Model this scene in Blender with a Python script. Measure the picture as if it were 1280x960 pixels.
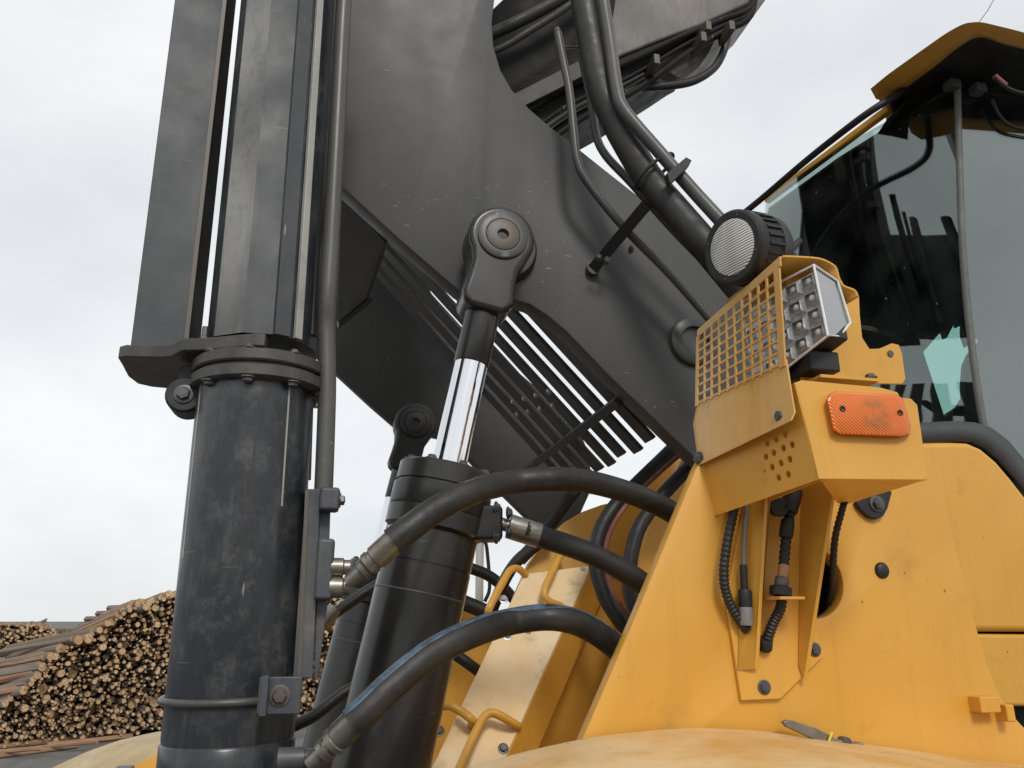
import bpy, bmesh, math, random
from mathutils import Vector, Matrix
random.seed(7)
R_ = math.radians
S = bpy.context.scene
for o in list(bpy.data.objects): bpy.data.objects.remove(o)
# ------------------------------------------------------------------ camera
F, CX, CY = 962.0, 640.0, 480.0          # focal length in photo pixels (1280 x 960)
PITCH, YAW, H = R_(17.0), R_(12.98), 2.2
CAM = Vector((0, 0, H))
FW = Vector((math.sin(YAW)*math.cos(PITCH), math.cos(YAW)*math.cos(PITCH), math.sin(PITCH)))
RT = Vector((math.cos(YAW), -math.sin(YAW), 0))
UP = RT.cross(FW)
cd = bpy.data.cameras.new('camera'); cam = bpy.data.objects.new('camera', cd)
S.collection.objects.link(cam); S.camera = cam
cd.sensor_width = 36; cd.lens = 36*F/1280; cd.clip_start = 0.05; cd.clip_end = 3000
cam.location = CAM; cam.rotation_euler = (math.pi/2+PITCH, 0, -YAW)
S.cycles.max_bounces = 7; S.cycles.diffuse_bounces = 3; S.cycles.glossy_bounces = 3; S.cycles.transparent_max_bounces = 10
S.render.resolution_x, S.render.resolution_y = 1024, 768
# ------------------------------------------------------------------ light
S.view_settings.view_transform = 'Standard'; S.view_settings.look = 'None'
S.view_settings.exposure = 0.36; S.view_settings.gamma = 1.0
SUN = Vector((0.0, -0.77, 0.63)).normalized()
w = bpy.data.worlds.new('World'); S.world = w; w.use_nodes = True
nt = w.node_tree; N = nt.nodes; L = nt.links
bg = N['Background']
sky = N.new('ShaderNodeTexSky'); sky.sky_type = 'NISHITA'; sky.sun_disc = False
sky.sun_elevation = math.asin(SUN.z); sky.sun_rotation = math.atan2(SUN.x, SUN.y)
sk = N.new('ShaderNodeVectorMath'); sk.operation = 'SCALE'; sk.inputs['Scale'].default_value = 0.10
L.new(sky.outputs[0], sk.inputs[0])
tc = N.new('ShaderNodeTexCoord'); mp = N.new('ShaderNodeMapping'); mp.inputs['Scale'].default_value = (1.3, 1.3, 2.8)
L.new(tc.outputs['Generated'], mp.inputs[0])
nz = N.new('ShaderNodeTexNoise'); nz.inputs['Scale'].default_value = 1.6; nz.inputs['Detail'].default_value = 5; nz.inputs['Roughness'].default_value = 0.5
L.new(mp.outputs[0], nz.inputs[0])
cr = N.new('ShaderNodeValToRGB')
cr.color_ramp.elements[0].position = 0.33; cr.color_ramp.elements[0].color = (0.61, 0.632, 0.650, 1)
cr.color_ramp.elements[1].position = 0.68; cr.color_ramp.elements[1].color = (0.79, 0.80, 0.806, 1)
L.new(nz.outputs[0], cr.inputs[0])
mx = N.new('ShaderNodeMix'); mx.data_type = 'RGBA'; mx.inputs[0].default_value = 0.93      # overcast: clouds cover almost all of the sky
L.new(sk.outputs[0], mx.inputs[6]); L.new(cr.outputs[0], mx.inputs[7])
L.new(mx.outputs[2], bg.inputs[0]); bg.inputs[1].default_value = 1.0
sd = bpy.data.lights.new('sun', 'SUN'); so = bpy.data.objects.new('sun', sd); S.collection.objects.link(so)
sd.energy = 1.3; sd.angle = R_(14); sd.color = (1, 0.95, 0.88)
so.rotation_euler = SUN.to_track_quat('Z', 'Y').to_euler(); so.location = SUN*40
# ------------------------------------------------------------------ pixel -> place
def ray(u, v): return RT*((u-CX)/F) + UP*((CY-v)/F) + FW
def P(u, v, y): d = ray(u, v); return CAM + d*(y/d.y)            # on the upright plane y metres from the lens along the machine's cross axis
def PZ(u, v, z): d = ray(u, v); return CAM + d*((z-H)/d.z)
def PL(u, v, o, n): d = ray(u, v); return CAM + d*((o-CAM).dot(n)/d.dot(n))
def W(px, p): return px*(p-CAM).dot(FW)/F                        # metres for px pixels at point p
X, Y, Z = Vector((1,0,0)), Vector((0,1,0)), Vector((0,0,1))
# ------------------------------------------------------------------ materials
MATS = {}
class NB:
    def __init__(s, name):
        m = bpy.data.materials.new(name); m.use_nodes = True; s.m = m; s.t = m.node_tree
        s.b = s.t.nodes['Principled BSDF']; MATS[name] = m
        s.co = s.t.nodes.new('ShaderNodeTexCoord').outputs['Object']
    def n(s, t, **k):
        x = s.t.nodes.new(t)
        for a, b in k.items():
            if a in x.inputs: x.inputs[a].default_value = b
            else: setattr(x, a, b)
        return x
    def l(s, a, b): s.t.links.new(a, b)
    def mapped(s, sc, rot=(0,0,0), src=None):
        m = s.n('ShaderNodeMapping'); m.inputs['Scale'].default_value = sc; m.inputs['Rotation'].default_value = rot
        s.l(src or s.co, m.inputs[0]); return m.outputs[0]
    def noise(s, scale, detail=4, rough=0.55, src=None):
        x = s.n('ShaderNodeTexNoise'); x.inputs['Scale'].default_value = scale; x.inputs['Detail'].default_value = detail; x.inputs['Roughness'].default_value = rough
        s.l(src or s.co, x.inputs[0]); return x.outputs[0]
    def ramp(s, fac, lo, hi, a=0.0, b=1.0):
        r = s.n('ShaderNodeMapRange'); r.inputs[1].default_value = lo; r.inputs[2].default_value = hi; r.inputs[3].default_value = a; r.inputs[4].default_value = b
        s.l(fac, r.inputs[0]); return r.outputs[0]
    def mix(s, fac, a, b):
        x = s.n('ShaderNodeMix'); x.data_type = 'RGBA'
        for i, v in ((0, fac), (6, a), (7, b)):
            if isinstance(v, (int, float)): x.inputs[i].default_value = v
            elif isinstance(v, tuple): x.inputs[i].default_value = (*v, 1)
            else: s.l(v, x.inputs[i])
        return x.outputs[2]
    def mul(s, a, b):
        x = s.n('ShaderNodeMath'); x.operation = 'MULTIPLY'
        for i, v in enumerate((a, b)):
            if isinstance(v, (int, float)): x.inputs[i].default_value = v
            else: s.l(v, x.inputs[i])
        return x.outputs[0]
    def specks(s, sc, size, keep, rot=(0,0,0)):           # scattered dashes: a small share of stretched cells
        v = s.n('ShaderNodeTexVoronoi'); v.inputs['Scale'].default_value = 1.0; s.l(s.mapped(sc, rot), v.inputs[0])
        d = s.ramp(v.outputs['Distance'], size, size*0.55)
        sp = s.n('ShaderNodeSeparateColor'); s.l(v.outputs['Color'], sp.inputs[0])
        k = s.ramp(sp.outputs[0], keep, keep+0.02)
        return s.mul(d, k)
    def fin(s, col, rough=0.5, metal=0.0, bump=None, bs=0.1, bd=0.002, **k):
        b = s.b
        for key, v in (('Base Color', col), ('Roughness', rough), ('Metallic', metal)):
            if isinstance(v, tuple): b.inputs[key].default_value = (*v, 1)
            elif isinstance(v, (int, float)): b.inputs[key].default_value = v
            else: s.l(v, b.inputs[key])
        if bump is not None:
            u = s.n('ShaderNodeBump'); u.inputs['Strength'].default_value = bs; u.inputs['Distance'].default_value = bd
            s.l(bump, u.inputs['Height']); s.l(u.outputs[0], b.inputs['Normal'])
        for key, v in k.items(): b.inputs[key.replace('_', ' ')].default_value = v
        return s.m
def yellow(name, a, b, dirt, dust, rough):
    m = NB(name)
    c = m.mix(m.ramp(m.noise(3.0, 5), 0.35, 0.7), a, b)
    if dust > 0:
        g = m.noise(1.0, 6, 0.62, m.mapped((5, 5, 2.2)))
        c = m.mix(m.mul(m.ramp(g, 0.38, 0.62), dust), c, (0.82, 0.69, 0.48))
        g2 = m.noise(1.0, 5, 0.6, m.mapped((16, 40, 3), (0, 0.35, 0.2)))
        c = m.mix(m.mul(m.ramp(g2, 0.55, 0.75), dust*0.8), c, (0.38, 0.27, 0.12))
    d = m.ramp(m.noise(9.0, 8, 0.7), 0.56, 0.80)
    c = m.mix(m.mul(d, dirt), c, (0.20, 0.12, 0.04))
    st = m.noise(1.0, 5, 0.6, m.mapped((24, 24, 1.6)))
    c = m.mix(m.mul(m.ramp(st, 0.55, 0.85), dirt*0.55), c, (0.30, 0.17, 0.04))
    sp = m.specks((60, 60, 45), 0.17, 0.955)
    c = m.mix(m.mul(sp, 0.8), c, (0.07, 0.04, 0.02))
    r = m.ramp(m.noise(14.0, 5), 0.3, 0.75, rough-0.08, rough+0.16)
    return m.fin(c, r, 0.0, m.noise(260.0, 3), 0.06, 0.001)
yellow('yellow', (0.62, 0.315, 0.042), (0.69, 0.365, 0.060), 0.42, 0.0, 0.40)
yellow('guard_yellow', (0.56, 0.285, 0.045), (0.64, 0.34, 0.07), 0.75, 0.28, 0.5)
yellow('dusty_yellow', (0.76, 0.52, 0.24), (0.82, 0.62, 0.36), 0.22, 0.75, 0.34)
yellow('dusty_fender', (0.62, 0.34, 0.09), (0.66, 0.42, 0.16), 0.6, 0.45, 0.45)
yellow('beam_dust', (0.36, 0.27, 0.14), (0.44, 0.34, 0.19), 0.8, 0.3, 0.7)
def darkpaint(name, a, b, rough, scr=1.0):
    m = NB(name)
    c = m.mix(m.ramp(m.noise(2.2, 6, 0.6), 0.3, 0.72), a, b)
    c = m.mix(m.mul(m.ramp(m.noise(1.0, 6, 0.65, m.mapped((7, 7, 1.3))), 0.5, 0.8), 0.4), c, tuple(v*1.5 for v in b))
    gr = m.noise(4.5, 8, 0.72); c = m.mix(m.mul(m.ramp(gr, 0.58, 0.72), 0.32), c, tuple(v*0.5 for v in a))
    s1 = m.specks((26, 26, 130), 0.24, 0.86, (0, 0.12, 0)); s2 = m.specks((85, 85, 120), 0.24, 0.90); s3 = m.specks((3.2, 3.2, 420), 0.16, 0.90, (0, -0.8, 0))
    brk = m.ramp(m.noise(4.0, 5, 0.65), 0.50, 0.62)
    for s_, k in ((s1, 0.55), (s2, 0.7), (s3, 0.35)):
        c = m.mix(m.mul(m.mul(s_, brk), k*scr), c, (0.34, 0.34, 0.32))
    r = m.ramp(m.noise(11.0, 6), 0.3, 0.75, rough-0.05, rough+0.08)
    return m.fin(c, r, 0.0, m.noise(180.0, 3), 0.08, 0.001)
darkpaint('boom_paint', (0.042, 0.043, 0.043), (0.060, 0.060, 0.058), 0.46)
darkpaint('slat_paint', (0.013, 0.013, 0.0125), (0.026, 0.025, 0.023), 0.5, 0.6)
darkpaint('cylinder_paint', (0.017, 0.0165, 0.0155), (0.030, 0.029, 0.027), 0.27, 0.3)
darkpaint('guard_paint', (0.026, 0.026, 0.025), (0.046, 0.045, 0.042), 0.5, 1.0)
darkpaint('pipe_paint', (0.05, 0.05, 0.047), (0.095, 0.092, 0.083), 0.4, 0.8)
def column(name, a, b, wear, k, rough, metal=0.0):
    m = NB(name)
    c = m.mix(m.ramp(m.noise(3.5, 6, 0.6), 0.32, 0.7), a, b)
    st = m.noise(1.0, 7, 0.68, m.mapped((11, 11, 2.4)))
    c = m.mix(m.mul(m.ramp(st, 0.52, 0.76), k*0.75), c, wear)
    bl = m.noise(6.0, 7, 0.7)
    c = m.mix(m.mul(m.ramp(bl, 0.58, 0.72), k*0.6), c, (0.10, 0.095, 0.085))
    f2 = m.noise(1.0, 8, 0.75, m.mapped((38, 38, 9)))
    c = m.mix(m.mul(m.ramp(f2, 0.52, 0.70), k*0.55), c, wear)
    f3 = m.noise(1.0, 6, 0.7, m.mapped((9, 9, 4), (0.3, 0.5, 0)))
    c = m.mix(m.mul(m.ramp(f3, 0.50, 0.66), 0.5), c, a)
    f4 = m.noise(14.0, 9, 0.8); f5 = m.ramp(m.noise(2.6, 4, 0.6), 0.46, 0.60)
    c = m.mix(m.mul(m.mul(m.ramp(f4, 0.50, 0.64), f5), k*0.7), c, wear)
    cs = m.specks((7, 7, 160), 0.15, 0.90, (0.5, 0.6, 0.2))
    c = m.mix(m.mul(m.mul(cs, f5), 0.5), c, (0.3, 0.3, 0.28))
    sc = m.specks((90, 90, 14), 0.2, 0.95)
    c = m.mix(m.mul(sc, 0.5), c, (0.4, 0.4, 0.38))
    r = m.ramp(m.noise(9, 6), 0.3, 0.75, rough-0.1, rough+0.15)
    return m.fin(c, r, metal, m.noise(90.0, 5), 0.12, 0.001, Specular_IOR_Level=0.15 if name == 'beam_shade' else 0.5)
column('column_steel', (0.013, 0.0165, 0.022), (0.033, 0.038, 0.044), (0.13, 0.127, 0.115), 0.7, 0.32)
column('plate_steel', (0.040, 0.045, 0.050), (0.075, 0.081, 0.087), (0.028, 0.028, 0.028), 0.7, 0.52)
column('worn_steel', (0.11, 0.109, 0.104), (0.30, 0.295, 0.28), (0.05, 0.05, 0.048), 0.85, 0.40, 0.25)
column('bare_strip', (0.34, 0.33, 0.30), (0.46, 0.45, 0.42), (0.20, 0.19, 0.17), 0.6, 0.5, 0.2)
column('flange_steel', (0.030, 0.029, 0.028), (0.06, 0.056, 0.05), (0.12, 0.10, 0.08), 0.6, 0.5)
column('bracket_steel', (0.045, 0.052, 0.064), (0.075, 0.08, 0.088), (0.17, 0.15, 0.12), 0.6, 0.45)
column('beam_steel', (0.11, 0.10, 0.092), (0.21, 0.195, 0.18), (0.04, 0.028, 0.02), 0.8, 0.5)
column('beam_shade', (0.007, 0.0068, 0.0065), (0.017, 0.016, 0.015), (0.028, 0.024, 0.02), 0.5, 0.55)  # arm steel made near black: the shade under the arm, put into the colour
m = NB('chrome'); m.fin((0.82, 0.83, 0.85), m.ramp(m.noise(1.0, 5, 0.6, m.mapped((60, 60, 2))), 0.3, 0.8, 0.04, 0.16), 1.0)
m = NB('zinc'); m.fin(m.mix(m.ramp(m.noise(35, 6, 0.7), 0.35, 0.7), (0.30, 0.285, 0.25), (0.17, 0.155, 0.12)), 0.38, 0.75, m.noise(60, 5), 0.15, 0.001)
m = NB('bolt_steel'); m.fin(m.mix(m.noise(60, 4), (0.06, 0.065, 0.07), (0.14, 0.14, 0.14)), 0.42, 0.5)
m = NB('bright_bolt'); m.fin(m.mix(m.noise(60, 4), (0.42, 0.42, 0.42), (0.6, 0.6, 0.58)), 0.35, 0.8)
m = NB('rusty_steel'); m.fin(m.mix(m.ramp(m.noise(40, 7, 0.7), 0.42, 0.62), (0.10, 0.098, 0.094), (0.13, 0.095, 0.068)), 0.5, 0.3, m.noise(120, 4), 0.2, 0.001)
def rubber(name, a, b, rough):
    m = NB(name)
    c = m.mix(m.ramp(m.noise(7, 7, 0.68), 0.40, 0.75), a, b)
    sc = m.specks((70, 70, 70), 0.14, 0.95)
    c = m.mix(m.mul(sc, 0.35), c, (0.22, 0.21, 0.19))
    c = m.mix(m.mul(m.ramp(m.noise(55, 6, 0.7), 0.5, 0.68), 0.45), c, b)
    return m.fin(c, m.ramp(m.noise(30, 6), 0.3, 0.7, rough-0.10, rough+0.16), 0.0, m.noise(240, 4), 0.4, 0.001)
rubber('hose_rubber', (0.011, 0.011, 0.0105), (0.042, 0.040, 0.036), 0.5)
rubber('dark_rubber', (0.009, 0.009, 0.009), (0.02, 0.0195, 0.019), 0.5)
rubber('black_plastic', (0.009, 0.009, 0.0095), (0.019, 0.019, 0.019), 0.5)
rubber('cab_black', (0.004, 0.004, 0.0045), (0.010, 0.010, 0.010), 0.7)
rubber('trim_rubber', (0.045, 0.048, 0.05), (0.06, 0.062, 0.064), 0.6)
m = NB('blue_stripe'); bn = m.noise(30, 8, 0.75); m.fin(m.mix(m.ramp(bn, 0.38, 0.62), (0.02, 0.025, 0.03), m.mix(m.noise(6, 4), (0.055, 0.10, 0.16), (0.12, 0.17, 0.22))), 0.55, 0.0, m.noise(420, 2), 0.25, 0.001)
rubber('red_cable', (0.16, 0.05, 0.035), (0.25, 0.10, 0.07), 0.6)
rubber('seal_strip', (0.10, 0.105, 0.095), (0.15, 0.155, 0.14), 0.6)
rubber('grey_plastic', (0.16, 0.165, 0.17), (0.22, 0.22, 0.22), 0.45)
rubber('weld_tan', (0.36, 0.18, 0.08), (0.42, 0.22, 0.1), 0.5)
rubber('yellow_tie', (0.7, 0.55, 0.06), (0.75, 0.6, 0.1), 0.5)
rubber('pole_white', (0.55, 0.54, 0.5), (0.65, 0.64, 0.6), 0.5)
m = NB('amber'); 
lines = m.n('ShaderNodeTexWave'); lines.inputs['Scale'].default_value = 95; lines.wave_type = 'BANDS'; lines.bands_direction = 'DIAGONAL'; m.l(m.co, lines.inputs[0])
hl2 = m.mix(m.ramp(lines.outputs['Fac'], 0.3, 0.8), (0.68, 0.125, 0.005), (0.82, 0.20, 0.014))
gd = m.n('ShaderNodeVectorMath'); gd.operation = 'DISTANCE'; m.l(m.co, gd.inputs[0]); gd.inputs[1].default_value = tuple(P(1092, 520, 1.03))
spot = m.mul(m.ramp(gd.outputs['Value'], 0.034, 0.020), m.ramp(m.noise(60, 4), 0.40, 0.58))
m.fin(m.mix(m.mul(spot, 0.75), hl2, (0.34, 0.13, 0.02)), 0.28, 0.0, lines.outputs['Fac'], 0.5, 0.002, Coat_Weight=0.35)
m = NB('lamp_reflector'); m.fin(m.mix(m.ramp(m.noise(75, 3), 0.35, 0.65), (0.85, 0.85, 0.85), (0.55, 0.56, 0.56)), 0.22, 0.35, m.noise(60, 2), 0.5, 0.004)
m = NB('led_lens'); m.fin(m.mix(m.noise(90, 2), (0.75, 0.75, 0.74), (0.9, 0.9, 0.88)), 0.12, 0.0, None, Coat_Weight=1.0)
m = NB('ribbed_lens')
wv = m.n('ShaderNodeTexWave'); wv.inputs['Scale'].default_value = 68; wv.bands_direction = 'Z'; m.l(m.co, wv.inputs[0])
m.fin(m.mix(wv.outputs['Fac'], (0.22, 0.21, 0.18), (0.85, 0.84, 0.80)), 0.25, 0.1, wv.outputs['Fac'], 0.5, 0.002, Coat_Weight=0.6)
m = NB('lens_side'); m.fin((0.30, 0.31, 0.32), 0.12, 0.3, None, Coat_Weight=1.0)
def glass(name, tint, refl, dirt=0.0):
    m = NB(name); t = m.t; t.nodes.remove(m.b)
    tr = m.n('ShaderNodeBsdfTransparent'); tr.inputs[0].default_value = (*tint, 1)
    gl = m.n('ShaderNodeBsdfGlossy'); gl.inputs['Roughness'].default_value = 0.012; gl.inputs[0].default_value = (0.88, 0.93, 0.91, 1)
    fr = m.n('ShaderNodeLayerWeight'); fr.inputs[0].default_value = 0.5
    pw = m.n('ShaderNodeMath'); pw.operation = 'POWER'; pw.inputs[1].default_value = 3.5; m.l(fr.outputs['Facing'], pw.inputs[0])
    fac = m.ramp(pw.outputs[0], 0.0, 1.0, refl, 0.95)
    ms = m.n('ShaderNodeMixShader'); m.l(fac, ms.inputs[0]); m.l(tr.outputs[0], ms.inputs[1]); m.l(gl.outputs[0], ms.inputs[2])
    last = ms.outputs[0]
    if dirt:
        df = m.n('ShaderNodeBsdfDiffuse'); df.inputs[0].default_value = (0.55, 0.56, 0.54, 1)
        sp = m.mul(m.specks((55, 55, 38), 0.2, 0.93), m.ramp(m.noise(3.0, 3), 0.45, 0.62))
        ad = m.n('ShaderNodeMath'); ad.operation = 'ADD'; ad.use_clamp = True
        m.l(m.mul(sp, dirt), ad.inputs[0]); m.l(m.mul(m.ramp(m.noise(6, 6), 0.4, 0.8), 0.03), ad.inputs[1])
        m2 = m.n('ShaderNodeMixShader'); m.l(ad.outputs[0], m2.inputs[0]); m.l(last, m2.inputs[1]); m.l(df.outputs[0], m2.inputs[2]); last = m2.outputs[0]
    m.l(last, t.nodes['Material Output'].inputs[0])
glass('windshield_glass', (0.66, 0.76, 0.73), 0.13, 0.9)
glass('door_glass', (0.55, 0.63, 0.61), 0.185, 0.2)
glass('far_glass', (0.82, 1.0, 0.96), 0.0)
glass('lens_cover', (0.93, 0.93, 0.93), 0.03)
m = NB('bark')
oi = m.n('ShaderNodeObjectInfo')
bn = m.noise(1.0, 7, 0.7, m.mapped((8, 8, 1.2)))
c0 = m.mix(m.ramp(bn, 0.3, 0.7), (0.075, 0.052, 0.036), (0.26, 0.185, 0.125)); c1 = m.mix(m.ramp(bn, 0.3, 0.7), (0.10, 0.085, 0.07), (0.30, 0.245, 0.19))
m.fin(m.mix(oi.outputs['Random'], c0, c1), 0.85, 0.0, bn, 0.6, 0.02)
m = NB('peeled_bark')
bn = m.noise(1.0, 6, 0.65, m.mapped((6, 6, 1.5)))
m.fin(m.mix(m.ramp(bn, 0.35, 0.65), (0.15, 0.085, 0.05), (0.40, 0.24, 0.14)), 0.8, 0.0, bn, 0.5, 0.02)
m = NB('log_end')
oi = m.n('ShaderNodeObjectInfo'); cl = m.mix(oi.outputs['Random'], (0.50, 0.29, 0.13), (0.76, 0.57, 0.34)); cl = m.mix(m.ramp(m.noise(1.7, 2), 0.40, 0.62), cl, (0.40, 0.25, 0.125))
m.fin(m.mix(m.ramp(m.noise(22, 6, 0.7), 0.42, 0.70), cl, (0.34, 0.20, 0.10)), 0.85)
m = NB('gravel')
g = m.noise(1.4, 10, 0.75); m.fin(m.mix(m.ramp(g, 0.3, 0.7), (0.07, 0.066, 0.062), (0.19, 0.18, 0.17)), 0.9, 0.0, m.noise(18, 6, 0.7), 0.6, 0.03)
m = NB('tyre_rubber'); m.fin((0.02, 0.02, 0.02), 0.8)
# ------------------------------------------------------------------ mesh building
COL = S.collection
def thing(name, label, cat, loc, group=None):
    o = bpy.data.objects.new(name, None); COL.objects.link(o); o.location = loc
    o['label'] = label; o['category'] = cat
    if group: o['group'] = group
    o.empty_display_size = 0.05
    return o
def crom(pts, n):
    if len(pts) < 3 or n < 2:
        return list(pts)
    q = [pts[0]*2-pts[1]]+list(pts)+[pts[-1]*2-pts[-2]]; out = []
    for i in range(1, len(q)-2):
        a, b, c, d = q[i-1], q[i], q[i+1], q[i+2]
        for k in range(n):
            t = k/n
            out.append(0.5*((2*b)+(c-a)*t+(2*a-5*b+4*c-d)*t*t+(3*b-a-3*c+d)*t**3))
    out.append(pts[-1]); return out
def frames(path):
    T = [(path[min(i+1, len(path)-1)]-path[max(i-1, 0)]).normalized() for i in range(len(path))]
    n = T[0].cross(Z if abs(T[0].z) < 0.9 else Y).normalized(); fr = []
    for t in T:
        n = (n-t*n.dot(t)).normalized(); fr.append((t, n, t.cross(n)))
    return fr
class MB:
    def __init__(s): s.v = []; s.f = []; s.m = []
    def add(s, vs, fs, mi=0):
        b = len(s.v); s.v += [Vector(v) for v in vs]
        for f in fs: s.f.append([b+i for i in f]); s.m.append(mi)
        return s
    def tube(s, path, r, n=12, sm=6, mi=0, caps=True):
        p = crom(path, sm); fr = frames(p); k = len(p); vs = []; fs = []
        for i, (q, (t, a, b)) in enumerate(zip(p, fr)):
            if callable(r): rr = r(i/(k-1))
            elif isinstance(r, (list, tuple)):
                x = i/(k-1)*(len(r)-1); j = min(int(x), len(r)-2); rr = r[j]+(r[j+1]-r[j])*(x-j)
            else: rr = r
            for g in range(n):
                h = 2*math.pi*g/n; vs.append(q+a*(rr*math.cos(h))+b*(rr*math.sin(h)))
        for i in range(k-1):
            for g in range(n):
                h = (g+1) % n; fs.append((i*n+g, i*n+h, (i+1)*n+h, (i+1)*n+g))
        if caps: fs.append(tuple(reversed(range(n)))); fs.append(tuple((k-1)*n+g for g in range(n)))
        return s.add(vs, fs, mi)
    def lathe(s, p0, ax, prof, n=32, mi=0, ph=0.0, caps=True):
        ax = ax.normalized(); a = ax.cross(Z if abs(ax.z) < 0.9 else Y).normalized(); b = ax.cross(a); vs = []; fs = []; k = len(prof)
        for d, r in prof:
            for g in range(n):
                h = 2*math.pi*g/n+ph; vs.append(p0+ax*d+a*(r*math.cos(h))+b*(r*math.sin(h)))
        for i in range(k-1):
            for g in range(n):
                h = (g+1) % n; fs.append((i*n+g, i*n+h, (i+1)*n+h, (i+1)*n+g))
        if caps: fs.append(tuple(reversed(range(n)))); fs.append(tuple((k-1)*n+g for g in range(n)))
        return s.add(vs, fs, mi)
    def box(s, c, a, b, d, mi=0):
        vs = [c+a*i+b*j+d*k for i in (-1, 1) for j in (-1, 1) for k in (-1, 1)]
        return s.add(vs, [(0,1,3,2), (4,6,7,5), (0,4,5,1), (2,3,7,6), (0,2,6,4), (1,5,7,3)], mi)
    def prism(s, pts, off, mi=0):
        n = len(pts); vs = list(pts)+[p+off for p in pts]
        return s.add(vs, [tuple(range(n)), tuple(reversed(range(n, 2*n)))]+[(i, i+n, (i+1) % n+n, (i+1) % n) for i in range(n)], mi)
    def loft(s, rows, mi=0):
        k = len(rows[0]); vs = [p for r in rows for p in r]
        return s.add(vs, [(i*k+j, i*k+j+1, (i+1)*k+j+1, (i+1)*k+j) for i in range(len(rows)-1) for j in range(k-1)], mi)
    def mesh(s, name, mats):
        me = bpy.data.meshes.new(name); me.from_pydata([tuple(v) for v in s.v], [], s.f); me.update()
        for q in ([mats] if isinstance(mats, str) else mats): me.materials.append(MATS[q])
        for p, i in zip(me.polygons, s.m): p.material_index = i; p.use_smooth = True
        bm = bmesh.new(); bm.from_mesh(me); bmesh.ops.recalc_face_normals(bm, faces=bm.faces); bm.to_mesh(me); bm.free()
        me.set_sharp_from_angle(angle=R_(38)); return me
    def build(s, name, mats, parent=None, bevel=0.0, solid=0.0, seg=2, sharp=38):
        return link(name, s.mesh(name, mats), parent, bevel, solid, seg)
def link(name, me, parent=None, bevel=0.0, solid=0.0, seg=2):
    o = bpy.data.objects.new(name, me); COL.objects.link(o)
    if parent is not None:
        o.parent = parent
        if parent.type == 'EMPTY': o.location = -parent.location
    if solid:
        q = o.modifiers.new('thickness', 'SOLIDIFY'); q.thickness = solid; q.offset = -1
    if bevel:
        q = o.modifiers.new('bevel', 'BEVEL'); q.width = bevel; q.segments = seg; q.limit_method = 'ANGLE'; q.angle_limit = R_(35); q.harden_normals = True
    return o
def plate(name, outer, holes, n, thick, mats, parent, bevel=0.0):      # flat sheet through 3D points with real holes; thick goes along n
    n = n.normalized(); o = outer[0]; a = (outer[1]-o); a = (a-n*a.dot(n)).normalized(); b = n.cross(a)
    cu = bpy.data.curves.new(name, 'CURVE'); cu.dimensions = '2D'; cu.fill_mode = 'BOTH'; cu.extrude = max(thick/2-bevel, 1e-4); cu.bevel_depth = bevel; cu.bevel_resolution = 1; cu.offset = -bevel
    for ring in [outer]+holes:
        sp = cu.splines.new('POLY'); sp.points.add(len(ring)-1); sp.use_cyclic_u = True
        for p, q in zip(sp.points, ring): d = q-o; p.co = (d.dot(a), d.dot(b), 0, 1)
    t = bpy.data.objects.new(name, cu); COL.objects.link(t)
    me = bpy.data.meshes.new_from_object(t.evaluated_get(bpy.context.evaluated_depsgraph_get()))
    bpy.data.objects.remove(t); bpy.data.curves.remove(cu)
    for v in me.vertices: c = v.co.copy(); v.co = o+a*c.x+b*c.y+n*(c.z+thick/2)
    me.materials.clear(); me.materials.append(MATS[mats]); me.name = name
    bm = bmesh.new(); bm.from_mesh(me); bmesh.ops.remove_doubles(bm, verts=bm.verts, dist=1e-5); bmesh.ops.recalc_face_normals(bm, faces=bm.faces); bm.to_mesh(me); bm.free()
    for p in me.polygons: p.use_smooth = True
    me.set_sharp_from_angle(angle=R_(30))
    return link(name, me, parent)
def circ(c, a, b, r, n=20): return [c+a*(r*math.cos(2*math.pi*i/n))+b*(r*math.sin(2*math.pi*i/n)) for i in range(n)]
def basis(n):
    n = n.normalized(); a = n.cross(Z if abs(n.z) < 0.9 else X).normalized(); b = n.cross(a); return a, b, n
BOLT = {}
def bolt(parent, p, n, r, mat='bolt_steel', name='bolt', washer=True):
    if mat not in BOLT:
        q = MB(); q.lathe(Vector((0,0,0)), Z, [(0, 1.45), (0.22, 1.45), (0.25, 1.38), (0.25, 0.98)], 16, caps=True)
        q.lathe(Vector((0,0,0.24)), Z, [(0, 1.0), (0.55, 1.0), (0.72, 0.82)], 6)
        q.lathe(Vector((0,0,0.9)), Z, [(0, 0.45), (0.16, 0.45)], 10)
        BOLT[mat] = q.mesh('bolt', mat)
    o = bpy.data.objects.new(name, BOLT[mat]); COL.objects.link(o); o.parent = parent
    a, b, n = basis(n); th = random.random()*6
    M = Matrix((a*math.cos(th)+b*math.sin(th), b*math.cos(th)-a*math.sin(th), n)).transposed().to_4x4()
    o.matrix_local = Matrix.Translation(p-(parent.location if parent.type == 'EMPTY' else Vector((0,0,0)))) @ M @ Matrix.Scale(r, 4)
    return o
def pp(lst, y): return [P(u, v, y) for u, v in lst]
def py(lst): return [P(*t) for t in lst]

# ================================================================== SETTING
q = MB(); q.add([(-900,-900,0), (900,-900,0), (900,900,0), (-900,900,0)], [(0,1,2,3)])
g = q.build('ground', 'gravel'); g['kind'] = 'structure'

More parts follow.
